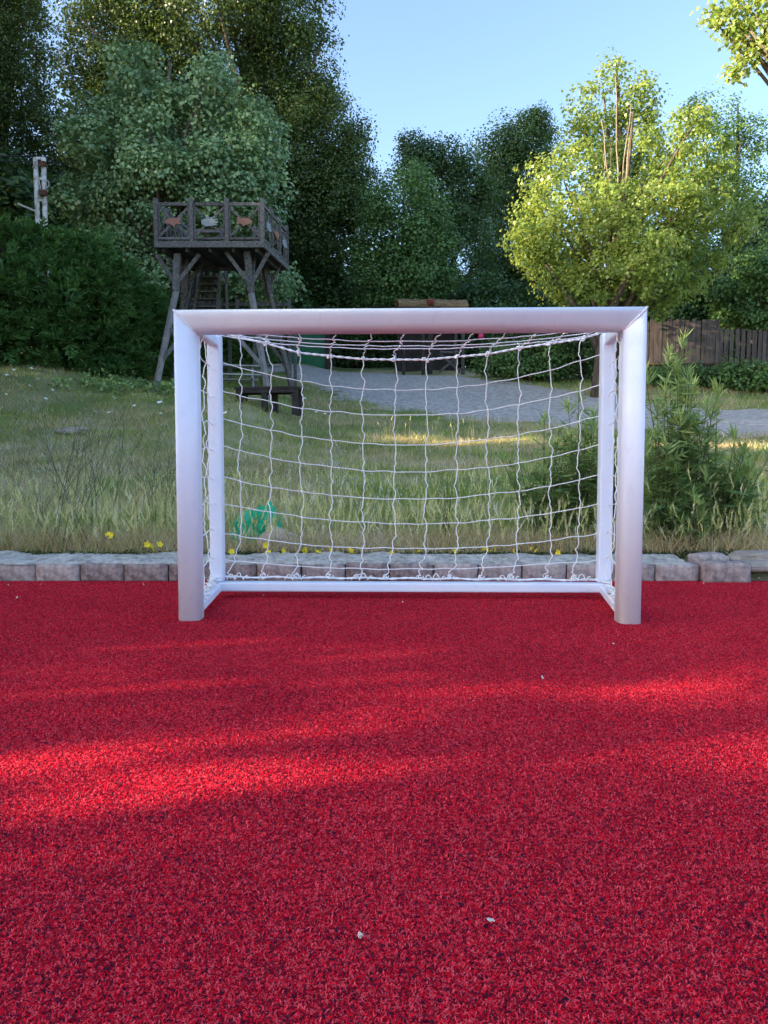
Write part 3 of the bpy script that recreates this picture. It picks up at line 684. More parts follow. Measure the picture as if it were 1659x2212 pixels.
# ---------------------------------------------------------------- light mast and wires
DP = 22.6; b = at(86, 490, DP); gz_ = T(b.x, b.y); top = at(86, 339, DP).z
mast = thing('twin_mast', 'rusty white twin pole mast rising behind the conifer hedge', 'mast', (b.x, b.y, gz_))
for j, (px0, px1) in enumerate(((74.5, 81), (92, 97))):
    t_ = at(px0 + 2, 341, DP) - Vector((b.x, b.y, gz_)); f = at(px1 + 1, 490, DP) - Vector((b.x, b.y, gz_)); f = t_ + (f - t_) * ((t_.z + .2) / (t_.z - f.z))
    m = MB(); m.tube([t_, f], [.068, .072], 12); m.build('pole', M['pole'], mast, smooth=True)
def mp(px, py, dy=0): return at(px, py, DP) - Vector((b.x, b.y, gz_)) + Vector((0, dy, 0))
for py in (386, 432, 477, 342):
    m = MB(); m.beam(mp(77, py), mp(95, py), .05, .07); m.build('rung', M['pole'], mast)
for py, s in ((356, .16), (419, .2)):
    m = MB(); c = mp(95, py, -.07); m.box(c, (s, .14, s * .8)); m.box(c + Vector((.02, -.08, -.07)), (s * .6, .08, .05)); m.build('bracket', M['rust'], mast, bevel=.01)
m = MB()
m.tube([mp(86 + 4 * math.sin(t * 6), 388 + 86 * t, -.09) for t in np.linspace(0, 1, 24)], .014, 5)
m.tube([mp(99 + 9 * math.sin(t * 3.14), 388 + 22 * t, -.05) for t in np.linspace(0, 1, 14)], .014, 5); m.build('loose_cable', M['cable'], mast, smooth=True)
m = MB(); m.tube([mp(76, 456, 0), mp(52, 450, -.4)], .03, 6); m.build('lamp_arm', M['cable'], mast)
for k, (dy, dz, lab) in enumerate(((0, 0, 'upper black wire sagging from the twin mast to the left'), (.1, -.10, 'lower black wire sagging from the twin mast to the left'))):
    a = at(75, 337, DP) + Vector((0, dy, dz)); e_ = Vector((-17.5, 22 + dy, a.z + .75 + dz)); P_ = []
    for i in range(21):
        t = i / 20; p = a.lerp(e_, t); p.z -= 1.2 * t * (1 - t); P_.append(p)
    m = MB(); m.tube(P_, .018, 5); tag(m.build('overhead_wire', M['black'], None, smooth=True), lab, 'wire')
m = MB(); a = at(98, 340, DP); e_ = at(330, 410, 31); m.tube([a.lerp(e_, i / 12) - Vector((0, 0, .6 * (i / 12) * (1 - i / 12))) for i in range(13)], .016, 5)
tag(m.build('overhead_wire', M['black'], None, smooth=True), 'black wire running from the twin mast back into the trees', 'wire')

# ---------------------------------------------------------------- pergola, green panel, pink ball, fence
DPG = 27.5; g0 = at(935, 800, DPG); gzp = T(g0.x, g0.y)
pg = thing('thatched_shelter', 'open shelter with a straw thatched roof beyond the gravel road', 'shelter', (g0.x, g0.y, gzp), R(4))
def gp(px, py, dy=0): return at(px, py, DPG) - Vector((g0.x, g0.y, gzp)) + Vector((0, dy, 0))
hz = gp(930, 664).z
m = MB(); nseg = 30; V = []
for k in range(nseg + 1):
    px = 860 + 152 * k / nseg; pp = gp(px, 655)
    for t in range(13):
        a = math.pi * t / 12; jz = .05 * mnoise.noise(Vector((k * .6, t * .5, 0)))
        V.append((pp.x, -.15 + 1.9 * (1 - math.cos(a)) / 2, hz - .02 + (.16 + .75 * math.sin(a) * .35 + jz) * (math.sin(a) ** .5) + .02 * mnoise.noise(Vector((k * 2.1, t * 2, 3)))))
ii = (np.arange(nseg)[:, None] * 13 + np.arange(12)[None]).ravel()
V = np.array(V); fc = np.stack([ii, ii + 13, ii + 14, ii + 1], 1)
o = link('roof', np_mesh('roof', V, fc, smooth=True), M['thatch'], pg); so = o.modifiers.new('thick', 'SOLIDIFY'); so.thickness = .10
for px, dy in ((872, 0), (914, 0), (930, .1), (1001, 0), (872, 1.6), (1001, 1.6)):
    p = gp(px, 700, dy); m = MB(); w = .16 if px == 930 else .11; m.beam((p.x, dy, -.2), (p.x, dy, hz), w, w); m.build('post', M['wood'] if px == 1001 else M['wood_dark'], pg, bevel=.01)
m = MB(); m.beam((gp(862, 0).x, 0, hz - .04), (gp(1010, 0).x, 0, hz - .04), .1, .12); m.beam((gp(862, 0).x, 1.6, hz - .04), (gp(1010, 0).x, 1.6, hz - .04), .1, .12); m.build('roof_beam', M['wood_dark'], pg)
m = MB()
for k in range(12): m.beam((gp(872, 0).x + .18 * k, 1.66, 0), (gp(872, 0).x + .18 * k, 1.66, hz - .1), .172, .03)
m.build('back_boards', M['wood_dark'], pg)
m = MB()
m.beam((gp(955, 0).x, .15, .75), (gp(1001, 0).x, .15, .1), .05, .08); m.beam((gp(955, 0).x, .2, .1), (gp(1001, 0).x, .2, .75), .05, .08); m.beam((gp(955, 0).x, .12, .8), (gp(1001, 0).x, .12, .8), .05, .07); m.build('crossed_railing', M['wood'], pg)
o = rock('roof_ball', M['red_ball'], (.125, .125, .115), 31, .12); o.location = at(930, 652, DPG - .25); tag(o, 'brown red ball shaped ornament sitting on the straw roof edge', 'ornament')
o = rock('pink_float', M['pink'], (.10, .10, .10), 33, .02); o.location = at(1039, 727, DPG - .5)
m = MB(); m.tube([(0, 0, .09), (0, .1, 1.1)], .008, 5); s_ = m.build('string', M['black'], o)
tag(o, 'small bright pink ball hanging among the shrubs right of the shelter', 'ball')
gp0 = at(664, 772, 29.0); gn = thing('green_shed', 'green metal shed partly hidden behind the lookout tower', 'shed', (gp0.x, 29.0, T(gp0.x, 29)), 0)
wd = 76 / F * 29; hh = 1.95
m = MB()
m.box((0, .9, hh / 2 - .1), (wd, 1.7, hh + .2)); m.build('wall', M['green_panel'], gn, bevel=.02)
m = MB()
for k in range(9): m.box((-wd / 2 + wd * (k + .5) / 9, .035, hh / 2), (.02, .02, hh - .1))
m.build('corrugation', M['green_panel'], gn)
m = MB(); m.box((0, .9, hh + .06), (wd + .2, 1.95, .06)); m.build('roof', M['wood_dark'], gn)
m = MB(); m.box((wd / 2 + .10, -.05, 1.0), (.17, .17, 2.3)); m.build('corner_post', M['wood_dark'], gn)

DFN = 24.0
fx0, fx1 = at(1352, 760, DFN + .6).x, 17.0
fz = 3.05
fence = thing('board_fence', 'tall weathered vertical board fence behind the bushes on the right', 'fence', (at(1500, 830, DFN).x, DFN, fz))
m = MB(); rf = random.Random(5); X = fx0; O_ = Vector((at(1500, 830, DFN).x, DFN, fz))
gate_x = at(1566, 0, DFN).x
while X < fx1:
    w = rf.uniform(.10, .145); gap = .012 if X < gate_x else rf.uniform(.035, .06)
    ht = rf.uniform(1.96, 2.1); zb = T(X, DFN) - .15
    z1 = at(1500, 692 if X < gate_x else 712, DFN).z + rf.uniform(-.06, .05)
    m.beam(Vector((X + w / 2 + rf.uniform(-.01, .01), DFN + rf.uniform(-.008, .008), zb)) - O_, Vector((X + w / 2 + rf.uniform(-.015, .015), DFN + rf.uniform(-.008, .008), z1)) - O_, w, .025, (0, 1, 0))
    X += w + gap
m.build('boards', M['fence'], fence)
zr1, zr2 = at(1530, 787, DFN).z, at(1600, 803, DFN).z
m = MB(); m.tube([Vector((fx0, DFN - .06, zr1)) - O_, Vector((gate_x, DFN - .06, zr1)) - O_], .035, 8); m.build('rail', M['rust'], fence, smooth=True)
m = MB(); m.tube([Vector((gate_x, DFN - .06, zr2)) - O_, Vector((fx1, DFN - .06, zr2)) - O_], .035, 8); m.build('rail', M['rust'], fence, smooth=True)
m = MB(); m.beam(Vector((gate_x, DFN - .07, T(gate_x, DFN) - .2)) - O_, Vector((gate_x, DFN - .07, zr1 + .04)) - O_, .1, .1); m.build('post', M['rust'], fence)

# ---------------------------------------------------------------- foliage
def unit(a): return a / np.maximum(np.linalg.norm(a, axis=1, keepdims=True), 1e-9)
def leaf_quads(P, nrm, L_, Wd, rng, axis=None, fold=.0):
    """one rhombic leaf per point: base, side, tip, side"""
    n = len(P)
    ax = unit(rng.normal(size=(n, 3)) + np.array([0, 0, -.35])) if axis is None else unit(axis)
    ax = unit(ax - nrm * np.sum(ax * nrm, 1, keepdims=True)); sd = np.cross(nrm, ax)
    L_ = np.asarray(L_).reshape(-1, 1) if np.ndim(L_) else L_; Wd = np.asarray(Wd).reshape(-1, 1) if np.ndim(Wd) else Wd
    m = P + ax * L_ * .42
    V = np.stack([P, m + sd * Wd / 2 - nrm * fold * Wd, P + ax * L_, m - sd * Wd / 2 - nrm * fold * Wd], 1).reshape(-1, 3)
    return V, np.arange(4 * n).reshape(-1, 4)
def clump_leaves(rng, C, centre, n_per, sig, size, asp=.8, outward=.7, up=.5, drop=None, axis_fn=None, flat=.75, jit=.35):
    k = len(C); P = np.repeat(C, n_per, 0); sg = np.repeat(sig * rng.uniform(.6, 1.35, k), n_per)[:, None]
    dd = unit(rng.normal(size=P.shape) + np.array([0, 0, .45])); rad = rng.uniform(.18, 1, (len(P), 1)) ** .5 * (1 + .25 * np.sin(dd[:, :1] * 5 + P[:, :1] * 3) * np.cos(dd[:, 1:2] * 4 + P[:, 2:] * 2))
    P = P + dd * rad * sg * 1.55 * np.array([1, 1, flat]) + rng.normal(size=P.shape) * size * .35
    ct = np.repeat(rng.random(k), n_per)
    out = unit(P - centre); nrm = unit(rng.normal(size=P.shape) * .6 + dd * .85 + out * outward * .6 + np.array([0, 0, up]))
    tint = np.clip(.62 * ct + .38 * rng.random(len(P)), 0, 1)
    if drop is not None:
        keep = ~drop(P); P, nrm, tint, out = P[keep], nrm[keep], tint[keep], out[keep]
    s = size * rng.uniform(1 - jit, 1 + jit, len(P))
    V, Q = leaf_quads(P, nrm, s, s * asp, rng, axis_fn(P, out, rng) if axis_fn else None, .1)
    return V, Q, tint
def shell(rng, c, r, n, inner=.45):
    d = unit(rng.normal(size=(n, 3))); rad = rng.uniform(inner ** 3, 1, n) ** (1 / 3)
    return np.asarray(c) + d * rad[:, None] * np.asarray(r)
def tree(name, label, base, lobes, mat, leaf=.11, dens=5.0, n_per=34, sig=.30, seed=1, trunk_r=.16, bark='bark', group=None, asp=.8, cat='tree', limbs=16, fork=.45, drop=None, up=.5, lean=(0, 0), inner=.45, extra=None):
    """lobes: (centre, radii). Leaf clumps fill the lobes' shells; limbs run from the trunk to some of the clumps."""
    rng = np.random.default_rng(seed); base = np.asarray(base, float)
    t = thing(name, label, cat, tuple(base), 0, group)
    Cs, Vs, Qs, Ts = [], [], [], []; off = 0
    for c, r in lobes:
        r = np.asarray(r, float); area = 4 * math.pi * ((r[0] * r[1]) ** 1.6 / 3 + (r[0] * r[2]) ** 1.6 / 3 + (r[1] * r[2]) ** 1.6 / 3) ** (1 / 1.6)
        n = max(4, int(area * dens)); C = shell(rng, c, r, n, inner); C = C[C[:, 2] > base[2] + .15]
        V_, Q_, T_ = clump_leaves(rng, C, np.asarray(c) - np.array([0, 0, r[2] * .4]), n_per, sig, leaf, asp, drop=drop, up=up)
        Vs.append(V_ - base); Qs.append(Q_ + off); Ts.append(T_); off += len(V_); Cs.append(C)
    me = np_mesh('crown', np.concatenate(Vs), np.concatenate(Qs), np.concatenate(Ts)); link('crown', me, M[mat], t)
    C = np.concatenate(Cs); mid = np.mean([c for c, r in lobes], 0); topz = max(c[2] + r[2] * .6 for c, r in lobes)
    m = MB(); rr = random.Random(seed); hgt = topz - base[2]; P_ = []
    for i in range(12):
        f = i / 11; P_.append(Vector((0, 0, -.2)) + Vector(((mid[0] - base[0]) * f ** 1.3 + .06 * hgt * .2 * math.sin(f * 5 + seed) + lean[0] * math.sin(f * 3.1), (mid[1] - base[1]) * f ** 1.3 + lean[1] * math.sin(f * 3.1), (hgt + .2) * f)))
    m.tube(P_, [trunk_r * (1.25 if i == 0 else 1) * (1 - .88 * i / 11) for i in range(12)], 10)
    idx = [rr.randrange(len(C)) for _ in range(limbs)]
    for j in idx:
        e = Vector(C[j] - base); f = max(.16, min(.85, fork * e.z / max(hgt, .1) + rr.uniform(-.08, .12))); k = f * 11; i0 = int(k); s0 = P_[i0].lerp(P_[min(11, i0 + 1)], k - i0)
        r0 = trunk_r * (1 - .88 * f) * .55; md_ = s0.lerp(e, .5) + Vector((rr.uniform(-.15, .15), rr.uniform(-.15, .15), .10 * (e - s0).length))
        Q_ = [s0 * (1 - u) ** 2 + md_ * 2 * u * (1 - u) + e * u * u for u in np.linspace(0, 1, 8)]
        m.tube(Q_, [r0 * (1 - .85 * u) + .006 for u in np.linspace(0, 1, 8)], 6)
    if extra: extra(m, Vector(base), t)
    m.build('trunk', M[bark], t, smooth=True)
    return t
def dup(root, loc, rz, label=None, group=None, sc=1.0):
    r = root.copy(); COL.objects.link(r); r.location = loc; r.rotation_euler = (0, 0, rz); r.scale = (sc, sc, sc)
    if label: r['label'] = label
    if group: r['group'] = group
    for ch in list(root.children):
        c = ch.copy(); COL.objects.link(c); c.parent = r
    return r
def LB(px, py, rx, ry, d, rz=None):
    """ellipsoid lobe of rx, ry photo pixels at distance d"""
    c = at(px, py, d); s = d / F; return (np.array(c), np.array([rx * s, (rz or rx) * s, ry * s]))
def gbase(px, d): x = (px - CX) / F * d; return (x, d, T(x, d))

# the big round poplar behind the tower
d = 24.5
tree('poplar_tree', 'big round grey green poplar tree behind the lookout tower', gbase(392, d),
     [LB(370, 420, 180, 160, d, 140), LB(290, 190, 62, 90, d), LB(455, 200, 50, 95, d), LB(375, 260, 60, 60, d), LB(205, 300, 66, 85, d), LB(540, 320, 62, 95, d), LB(235, 570, 95, 60, d), LB(330, 615, 70, 40, d), LB(190, 450, 62, 60, d), LB(570, 430, 45, 80, d), LB(545, 600, 90, 62, d), LB(420, 590, 90, 60, d), LB(280, 400, 90, 90, d), LB(470, 420, 100, 90, d)],
     'aspen', .115, 2.2, 110, .38, 11, .26, limbs=46, lean=(-.5, 0), up=.35, asp=.9)
# the sunlit poplar on the right with bare upright stems
d = 22.0
def bare_stems(_, base, t):
    m = MB()
    for px0, py0, px1, py1 in ((1335, 420, 1330, 165), (1322, 430, 1318, 300), (1338, 430, 1364, 225), (1350, 410, 1366, 240), (1318, 420, 1300, 260), (1310, 470, 1304, 330)):
        a, b = at(px0, py0, d - .6) - base, at(px1, py1, d - .4) - base
        m.tube([a.lerp(b, i / 5) + Vector((.02 * math.sin(i * 2), 0, 0)) for i in range(6)], [.026 - .0035 * i for i in range(6)], 6)
    a = Vector(at(1310, 650, d)) - base; b = Vector(at(1338, 420, d - .6)) - base; m.tube([a, a.lerp(b, .5), b], [.10, .07, .04], 8); m.build('bare_stems', M['bark_pale'], t, smooth=True)
gb = tree('poplar_tree', 'sunlit yellow green poplar tree with bare upright stems right of the goal', gbase(1296, 21.2),
     [LB(1370, 480, 180, 115, d, 160), LB(1185, 420, 55, 60, d), LB(1160, 505, 62, 70, d), LB(1215, 345, 24, 52, d), LB(1262, 330, 20, 45, d), LB(1420, 330, 38, 60, d), LB(1500, 330, 70, 70, d), LB(1470, 275, 16, 38, d), LB(1520, 268, 16, 34, d), LB(1570, 390, 50, 66, d), LB(1590, 490, 45, 60, d), LB(1245, 520, 100, 75, d), LB(1400, 615, 100, 58, d), LB(1440, 470, 115, 85, d), LB(1500, 585, 66, 55, d), LB(1205, 600, 70, 44, d), LB(1270, 630, 66, 36, d), LB(1420, 650, 50, 34, d), LB(1120, 540, 26, 34, d), LB(1330, 600, 90, 50, d - 1.4), LB(1400, 560, 90, 50, d - 1.6)],
     'gold', .09, 2.5, 84, .28, 23, .21, 'bark', limbs=40, up=.3, asp=.9, extra=bare_stems)
# tall oak on the left
d = 33.0
tree('oak_tree', 'huge dark oak tree filling the top left behind the round poplar', gbase(560, d),
     [LB(430, 20, 190, 200, d, 170), LB(260, 60, 130, 180, d), LB(600, 30, 100, 120, d), LB(650, 170, 75, 130, d), LB(690, 330, 95, 110, d), LB(600, 320, 120, 180, d), LB(700, 470, 105, 140, d), LB(560, 520, 130, 150, d), LB(330, 330, 150, 200, d), LB(220, 300, 60, 150, d), LB(740, 420, 70, 90, d), LB(770, 300, 28, 30, d)],
     'oak', .11, 2.0, 150, .50, 31, .45, limbs=44, up=.4)
# far left trees
d = 36.0
tree('tall_tree', 'tall dark tree at the left edge with sky showing through its top', gbase(20, d),
     [LB(20, 120, 85, 190, d), LB(-60, 0, 130, 200, d), LB(30, 400, 90, 140, d), LB(105, 330, 55, 110, d), LB(120, 470, 70, 90, d), LB(-80, 420, 120, 160, d), LB(50, -120, 80, 120, d)],
     'oak', .115, 1.9, 130, .52, 41, .35, limbs=30)
d = 39
tree('slender_tree', 'slender dark tree between the left edge tree and the oak with bare branches', gbase(175, d),
     [LB(170, 330, 45, 100, d), LB(185, 440, 70, 90, d), LB(150, 210, 25, 50, d), LB(140, 560, 80, 110, d)], 'oak', .2, 2.2, 26, .4, 47, .2, limbs=26)
# the middle trees
d = 31
tree('bushy_tree', 'bushy mid green tree behind the shelter left of centre', gbase(880, d), [LB(880, 470, 85, 110, d), LB(840, 540, 80, 90, d), LB(920, 560, 70, 90, d), LB(860, 620, 100, 60, d)], 'mid', .115, 2.7, 90, .40, 51, .2)
d = 39
tree('tree_behind_shelter', 'dark tree with a pointed top rising behind the bushy tree', gbase(960, d), [LB(905, 370, 50, 70, d), LB(960, 430, 85, 110, d), LB(1010, 420, 60, 75, d), LB(980, 560, 100, 110, d), LB(890, 330, 25, 35, d)], 'dark', .12, 2.0, 105, .50, 53, .25)
d = 43
tree('tree_behind_shelter', 'tall dark tree against the sky left of the sunlit poplar', gbase(1120, d), [LB(1150, 310, 55, 65, d), LB(1085, 330, 50, 60, d), LB(1115, 400, 75, 80, d), LB(1100, 500, 90, 110, d), LB(1130, 600, 110, 80, d), LB(1165, 270, 25, 35, d)], 'dark', .125, 2.0, 110, .54, 57, .3)
d = 29
tree('tree_behind_poplar', 'tall narrow tree rising behind the bare stems of the sunlit poplar', gbase(1330, d), [LB(1320, 170, 26, 50, d), LB(1345, 230, 34, 60, d), LB(1262, 245, 34, 55, d), LB(1390, 215, 34, 50, d), LB(1408, 280, 28, 45, d), LB(1300, 300, 50, 55, d), LB(1245, 310, 26, 40, d), LB(1370, 330, 60, 60, d), LB(1320, 420, 90, 80, d)], 'gold', .125, 2.6, 46, .32, 61, .3)
d = 37
tree('tree_behind_poplar', 'loose leafed tree at the right edge behind the sunlit poplar', gbase(1560, d), [LB(1545, 260, 55, 55, d), LB(1610, 300, 55, 50, d), LB(1500, 250, 25, 30, d), LB(1570, 360, 60, 60, d), LB(1650, 420, 60, 60, d), LB(1560, 500, 110, 110, d), LB(1680, 560, 90, 110, d)], 'mid', .12, 1.5, 64, .42, 67, .3)
d = 33
tree('dark_tree', 'dark tree behind the board fence below the loose leafed tree', gbase(1500, d), [LB(1450, 610, 110, 80, d), LB(1560, 610, 110, 90, d), LB(1640, 500, 60, 70, d), LB(1680, 620, 100, 90, d)], 'dark', .17, 3.2, 34, .36, 71, .25)
d = 24.9
tree('overhanging_shrub', 'dense green shrub hanging over the board fence at the right edge', gbase(1625, d), [LB(1630, 640, 75, 85, d), LB(1600, 690, 60, 45, d), LB(1670, 600, 70, 80, d), LB(1560, 640, 35, 45, d), LB(1700, 690, 80, 60, d)], 'mid', .11, 6, 44, .22, 73, .12, limbs=24)
# branch of a nearer tree reaching in at the top right
d = 12.5
tree('branching_tree', 'leafy branch of a nearer tree reaching in at the top right corner', (8.9, d, T(8.9, d)), [LB(1660, 30, 95, 55, d), LB(1635, 75, 45, 40, d), LB(1600, 85, 26, 28, d), LB(1570, 25, 36, 20, d), LB(1650, 110, 40, 26, d), LB(1605, 140, 22, 16, d), LB(1590, 165, 10, 12, d), LB(1545, 30, 22, 12, d), LB(1780, -60, 190, 170, d), LB(1900, 80, 160, 150, d)],
     'gold', .085, 8, 26, .13, 79, .16, limbs=60, up=.3)
# undergrowth row behind everything: shrubs one can tell apart
sh0 = None; k = 0; rs = random.Random(8)
def shrub_mesh(name, label, px, d, w, h, mat, seed, leaf=.13, group=None, dens=5, sig=.26):
    b = np.array(gbase(px, d)); 
    return tree(name, label, b, [(b + np.array([0, 0, h * .45]), np.array([w * .8, w * .7, h * .5])), (b + np.array([-w * .5, 0, h * .3]), np.array([w * .6, w * .6, h * .33])), (b + np.array([w * .5, .1, h * .35]), np.array([w * .6, w * .6, h * .4]))], mat, leaf, dens, 36, sig, seed, .06, group=group, cat='shrub', limbs=10)
GS = 'dark shrubs massed under the trees'
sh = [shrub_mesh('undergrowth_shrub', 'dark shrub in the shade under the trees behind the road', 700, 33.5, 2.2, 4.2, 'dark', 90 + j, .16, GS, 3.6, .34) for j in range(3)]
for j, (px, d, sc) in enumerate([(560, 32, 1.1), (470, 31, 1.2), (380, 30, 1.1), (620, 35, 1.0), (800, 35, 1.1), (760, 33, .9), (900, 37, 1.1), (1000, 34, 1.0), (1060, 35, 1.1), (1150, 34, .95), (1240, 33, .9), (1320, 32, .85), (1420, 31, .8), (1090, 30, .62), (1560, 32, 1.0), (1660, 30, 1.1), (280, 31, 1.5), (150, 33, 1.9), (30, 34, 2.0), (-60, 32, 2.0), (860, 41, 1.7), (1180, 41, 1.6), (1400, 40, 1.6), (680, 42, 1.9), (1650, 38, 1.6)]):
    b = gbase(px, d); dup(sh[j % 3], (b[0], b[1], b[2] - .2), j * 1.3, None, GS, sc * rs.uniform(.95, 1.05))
GR2 = 'green shrubs along the far side of the road'
for j, (px, d, w, h, lab) in enumerate([(1140, 24.6, 1.2, 1.5, 'low green shrub beyond the road just left of the poplar trunk'), (1215, 25.2, 1.4, 1.9, 'taller green shrub beyond the road beside the poplar trunk'), (1080, 26.2, .9, 1.3, 'small green shrub beyond the road next to the shelter'),
                                         (1560, 22.8, 1.1, .8, 'low leafy shrub in front of the board fence, left one'), (1650, 22.4, 1.2, 1.0, 'low leafy shrub in front of the board fence at the right edge'), (1460, 23.2, .9, .8, 'low leafy shrub in front of the board fence behind the tall weeds')]):
    shrub_mesh('leafy_shrub', lab, px, d, w, h, 'mid' if j != 1 else 'dark', 120 + j, .10, GR2, 7, .2)
# conifer hedge on the left
def hedge():
    rng = np.random.default_rng(3); b = np.array(gbase(130, 20.2))
    t = thing('conifer_hedge', 'tall feathery conifer hedge on the left side of the meadow', 'hedge', tuple(b))
    Vs, Qs, Ts = [], [], []; off = 0; m = MB()
    for i, (px, d, wpx, top) in enumerate([(-90, 19.3, 95, 470), (20, 19.6, 90, 480), (110, 20.0, 85, 486), (200, 20.6, 70, 505), (262, 21.4, 60, 560), (320, 22.5, 60, 620), (380, 24.5, 70, 640), (450, 25.5, 70, 650), (520, 26.5, 75, 660), (-200, 18.8, 120, 450)]):
        g = np.array(gbase(px, d)); tp = at(px, top, d).z - g[2]; r = wpx / F * d
        n = int(560 * max(.5, tp / 3.5)); z = rng.uniform(.0, 1, n); a = rng.uniform(0, 6.283, n)
        rad = r * (1.05 - .55 * np.clip(z - .55, 0, 1) / .45) * rng.uniform(.75, 1.12, n)
        C = g + np.stack([np.cos(a) * rad, np.sin(a) * rad * .9, z * tp * rng.uniform(.94, 1.02, n)], 1)
        outv = np.stack([np.cos(a), np.sin(a) * .9, rng.uniform(-.1, .45, n) + .6 * z ** 2], 1); k = 26
        o0 = unit(outv + rng.normal(size=C.shape) * .28); s0 = unit(np.cross(o0, np.array([0, 0, 1.0]) + rng.normal(size=C.shape) * .35))
        o_ = np.repeat(o0, k, 0); sd_ = np.repeat(s0, k, 0); tt_ = np.tile(np.linspace(0, 1, k), n)[:, None]; sg_ = np.tile(np.where(np.arange(k) % 2, 1.0, -1.0), n)[:, None]
        Ls = np.repeat(rng.uniform(.35, .75, n), k)[:, None]
        P = np.repeat(C, k, 0) + o_ * (tt_ - .55) * Ls + np.array([0, 0, -.10]) * tt_ ** 2 + rng.normal(size=(n * k, 3)) * .012
        dr_ = unit(o_ * .9 + sd_ * sg_ * (1.0 - .5 * tt_) + rng.normal(size=P.shape) * .18)
        nr = unit(np.cross(o_, sd_) + rng.normal(size=P.shape) * .35); L_ = (.10 + .15 * (1 - tt_[:, 0])) * rng.uniform(.7, 1.3, n * k)
        V_, Q_ = leaf_quads(P, nr, L_, L_ * .26, rng, dr_); tt = np.clip(.5 * np.repeat(rng.random(n), k) + .28 * rng.random(n * k) + .22 * tt_[:, 0], 0, 1)
        Vs.append(V_ - b); Qs.append(Q_ + off); Ts.append(tt); off += len(V_)
        m = MB(); m.tube([Vector(g - b), Vector(g - b) + Vector((0, 0, tp * .9))], [.12, .03], 7); m.build('trunk', M['bark'], t, smooth=True)
    link('foliage', np_mesh('foliage', np.concatenate(Vs), np.concatenate(Qs), np.concatenate(Ts)), M['conifer'], t)
hedge()

# trees outside the frame on the sunny side; added for shade, crowns cut open where sun patches should fall
def blob(gx, gy, cx, cy, rx, ry, a=0.0):
    c, s = math.cos(a), math.sin(a); dx, dy = gx - cx, gy - cy; u, v = dx * c + dy * s, -dx * s + dy * c
    return np.exp(-((u / rx) ** 2 + (v / ry) ** 2))
def px_blob(px, py, rpx, rpy, a=0.0):
    p = onz(px, py); k = p.y / F; q = onz(px, py + rpy); return (p.x, p.y, rpx * k * 1.15 + .12, abs(p.y - q.y) * 1.3 + .06, a)
PATCH = [px_blob(*q) for q in [(400, 1400, 170, 10), (200, 1437, 150, 9), (720, 1390, 120, 7), (470, 1508, 60, 10), (60, 1520, 130, 11), (1120, 1495, 220, 8), (1450, 1495, 160, 8), (760, 1525, 150, 10), (950, 1548, 150, 11), (1120, 1565, 160, 12), (1330, 1590, 160, 14), (1560, 1600, 200, 14), (1680, 1590, 140, 14),
         (300, 1640, 300, 24), (650, 1645, 260, 24), (950, 1660, 190, 26), (100, 1690, 200, 20), (700, 1720, 240, 20), (500, 1690, 260, 24), (1650, 1640, 120, 14), (1000, 1415, 300, 8), (1400, 1440, 200, 8), (200, 1475, 200, 9), (1500, 1530, 200, 10), (820, 1470, 200, 8), (350, 1570, 300, 12)]]
PATCH += [(.75, 3.36, 1.0, .045, 0), (2.0, 14.0, 3.2, .75, 0), (6.5, 13.2, 3.0, .6, 0), (.9, 14.6, 1, .7, 0)]
LDIR = -np.array(TO_SUN)
def sun_gap(P):  # drops crown leaves whose shadow would cover the wanted sun patches
    zg = np.zeros(len(P))
    for _ in range(3):
        t = (P[:, 2] - zg) / -LDIR[2]; g_x, g_y = P[:, 0] + LDIR[0] * t, P[:, 1] + LDIR[1] * t; zg = np.maximum(0, terr(g_x, g_y))
    s = np.zeros(len(P)); nz = 1 + .32 * fbm(g_x * .5, g_y * 2.2, 2.4, 6.0) + .34 * fbm(g_x * .9, g_y * 5.0, 2.6, 2.0)
    for c in PATCH: s = np.maximum(s, blob(g_x, g_y, *c))
    s = np.maximum(s * .92, .45 * ((g_y < 3.2) & (g_y > -.5)) * (g_x > -4))
    rng = np.random.default_rng(17)
    return s * nz > rng.uniform(.09, .68, len(P))
j = 0
for (x, y, H, r, lo) in [(-10, -4.0, 4.5, 1.9, 0), (-10.4, -2.0, 4.5, 2.0, 0), (-9.8, .1, 4.5, 1.9, 0), (-10.2, 2.2, 4.5, 2.0, 0), (-10.4, 4.6, 4.5, 1.9, 0), (-10.6, 7.0, 5.2, 2.0, 0), (-11, 9.6, 6.4, 2.2, 0), (-11.6, 12.3, 8.0, 2.5, 0), (-12.6, 15.4, 9.5, 2.7, 0), (-15.8, 20.6, 15.5, 3.4, 0), (-17, 25, 17, 3.6, 0), (-23, 31, 18.5, 4.4, 0), (-25, 38, 18, 4.4, 0)]:
    b = np.array([x, y, T(x, y) if y > 4 else -.03]); h = H
    tree('added_shade_tree', 'unseen leafy tree added beyond the left edge to shade the pitch', b, [(b + np.array([0, 0, h * .62]), np.array([r, r, h * .38])), (b + np.array([0, 0, h * .3]), np.array([r * .9, r * .9, h * .29])), (b + np.array([0, 1.2, h * .5]), np.array([r * .8, r * .8, h * .35]))],
         'oak', .11, 3.2, 80, .42, 200 + j, .2, drop=sun_gap, group='unseen trees added left of the pitch for shade', limbs=10, inner=.15); j += 1

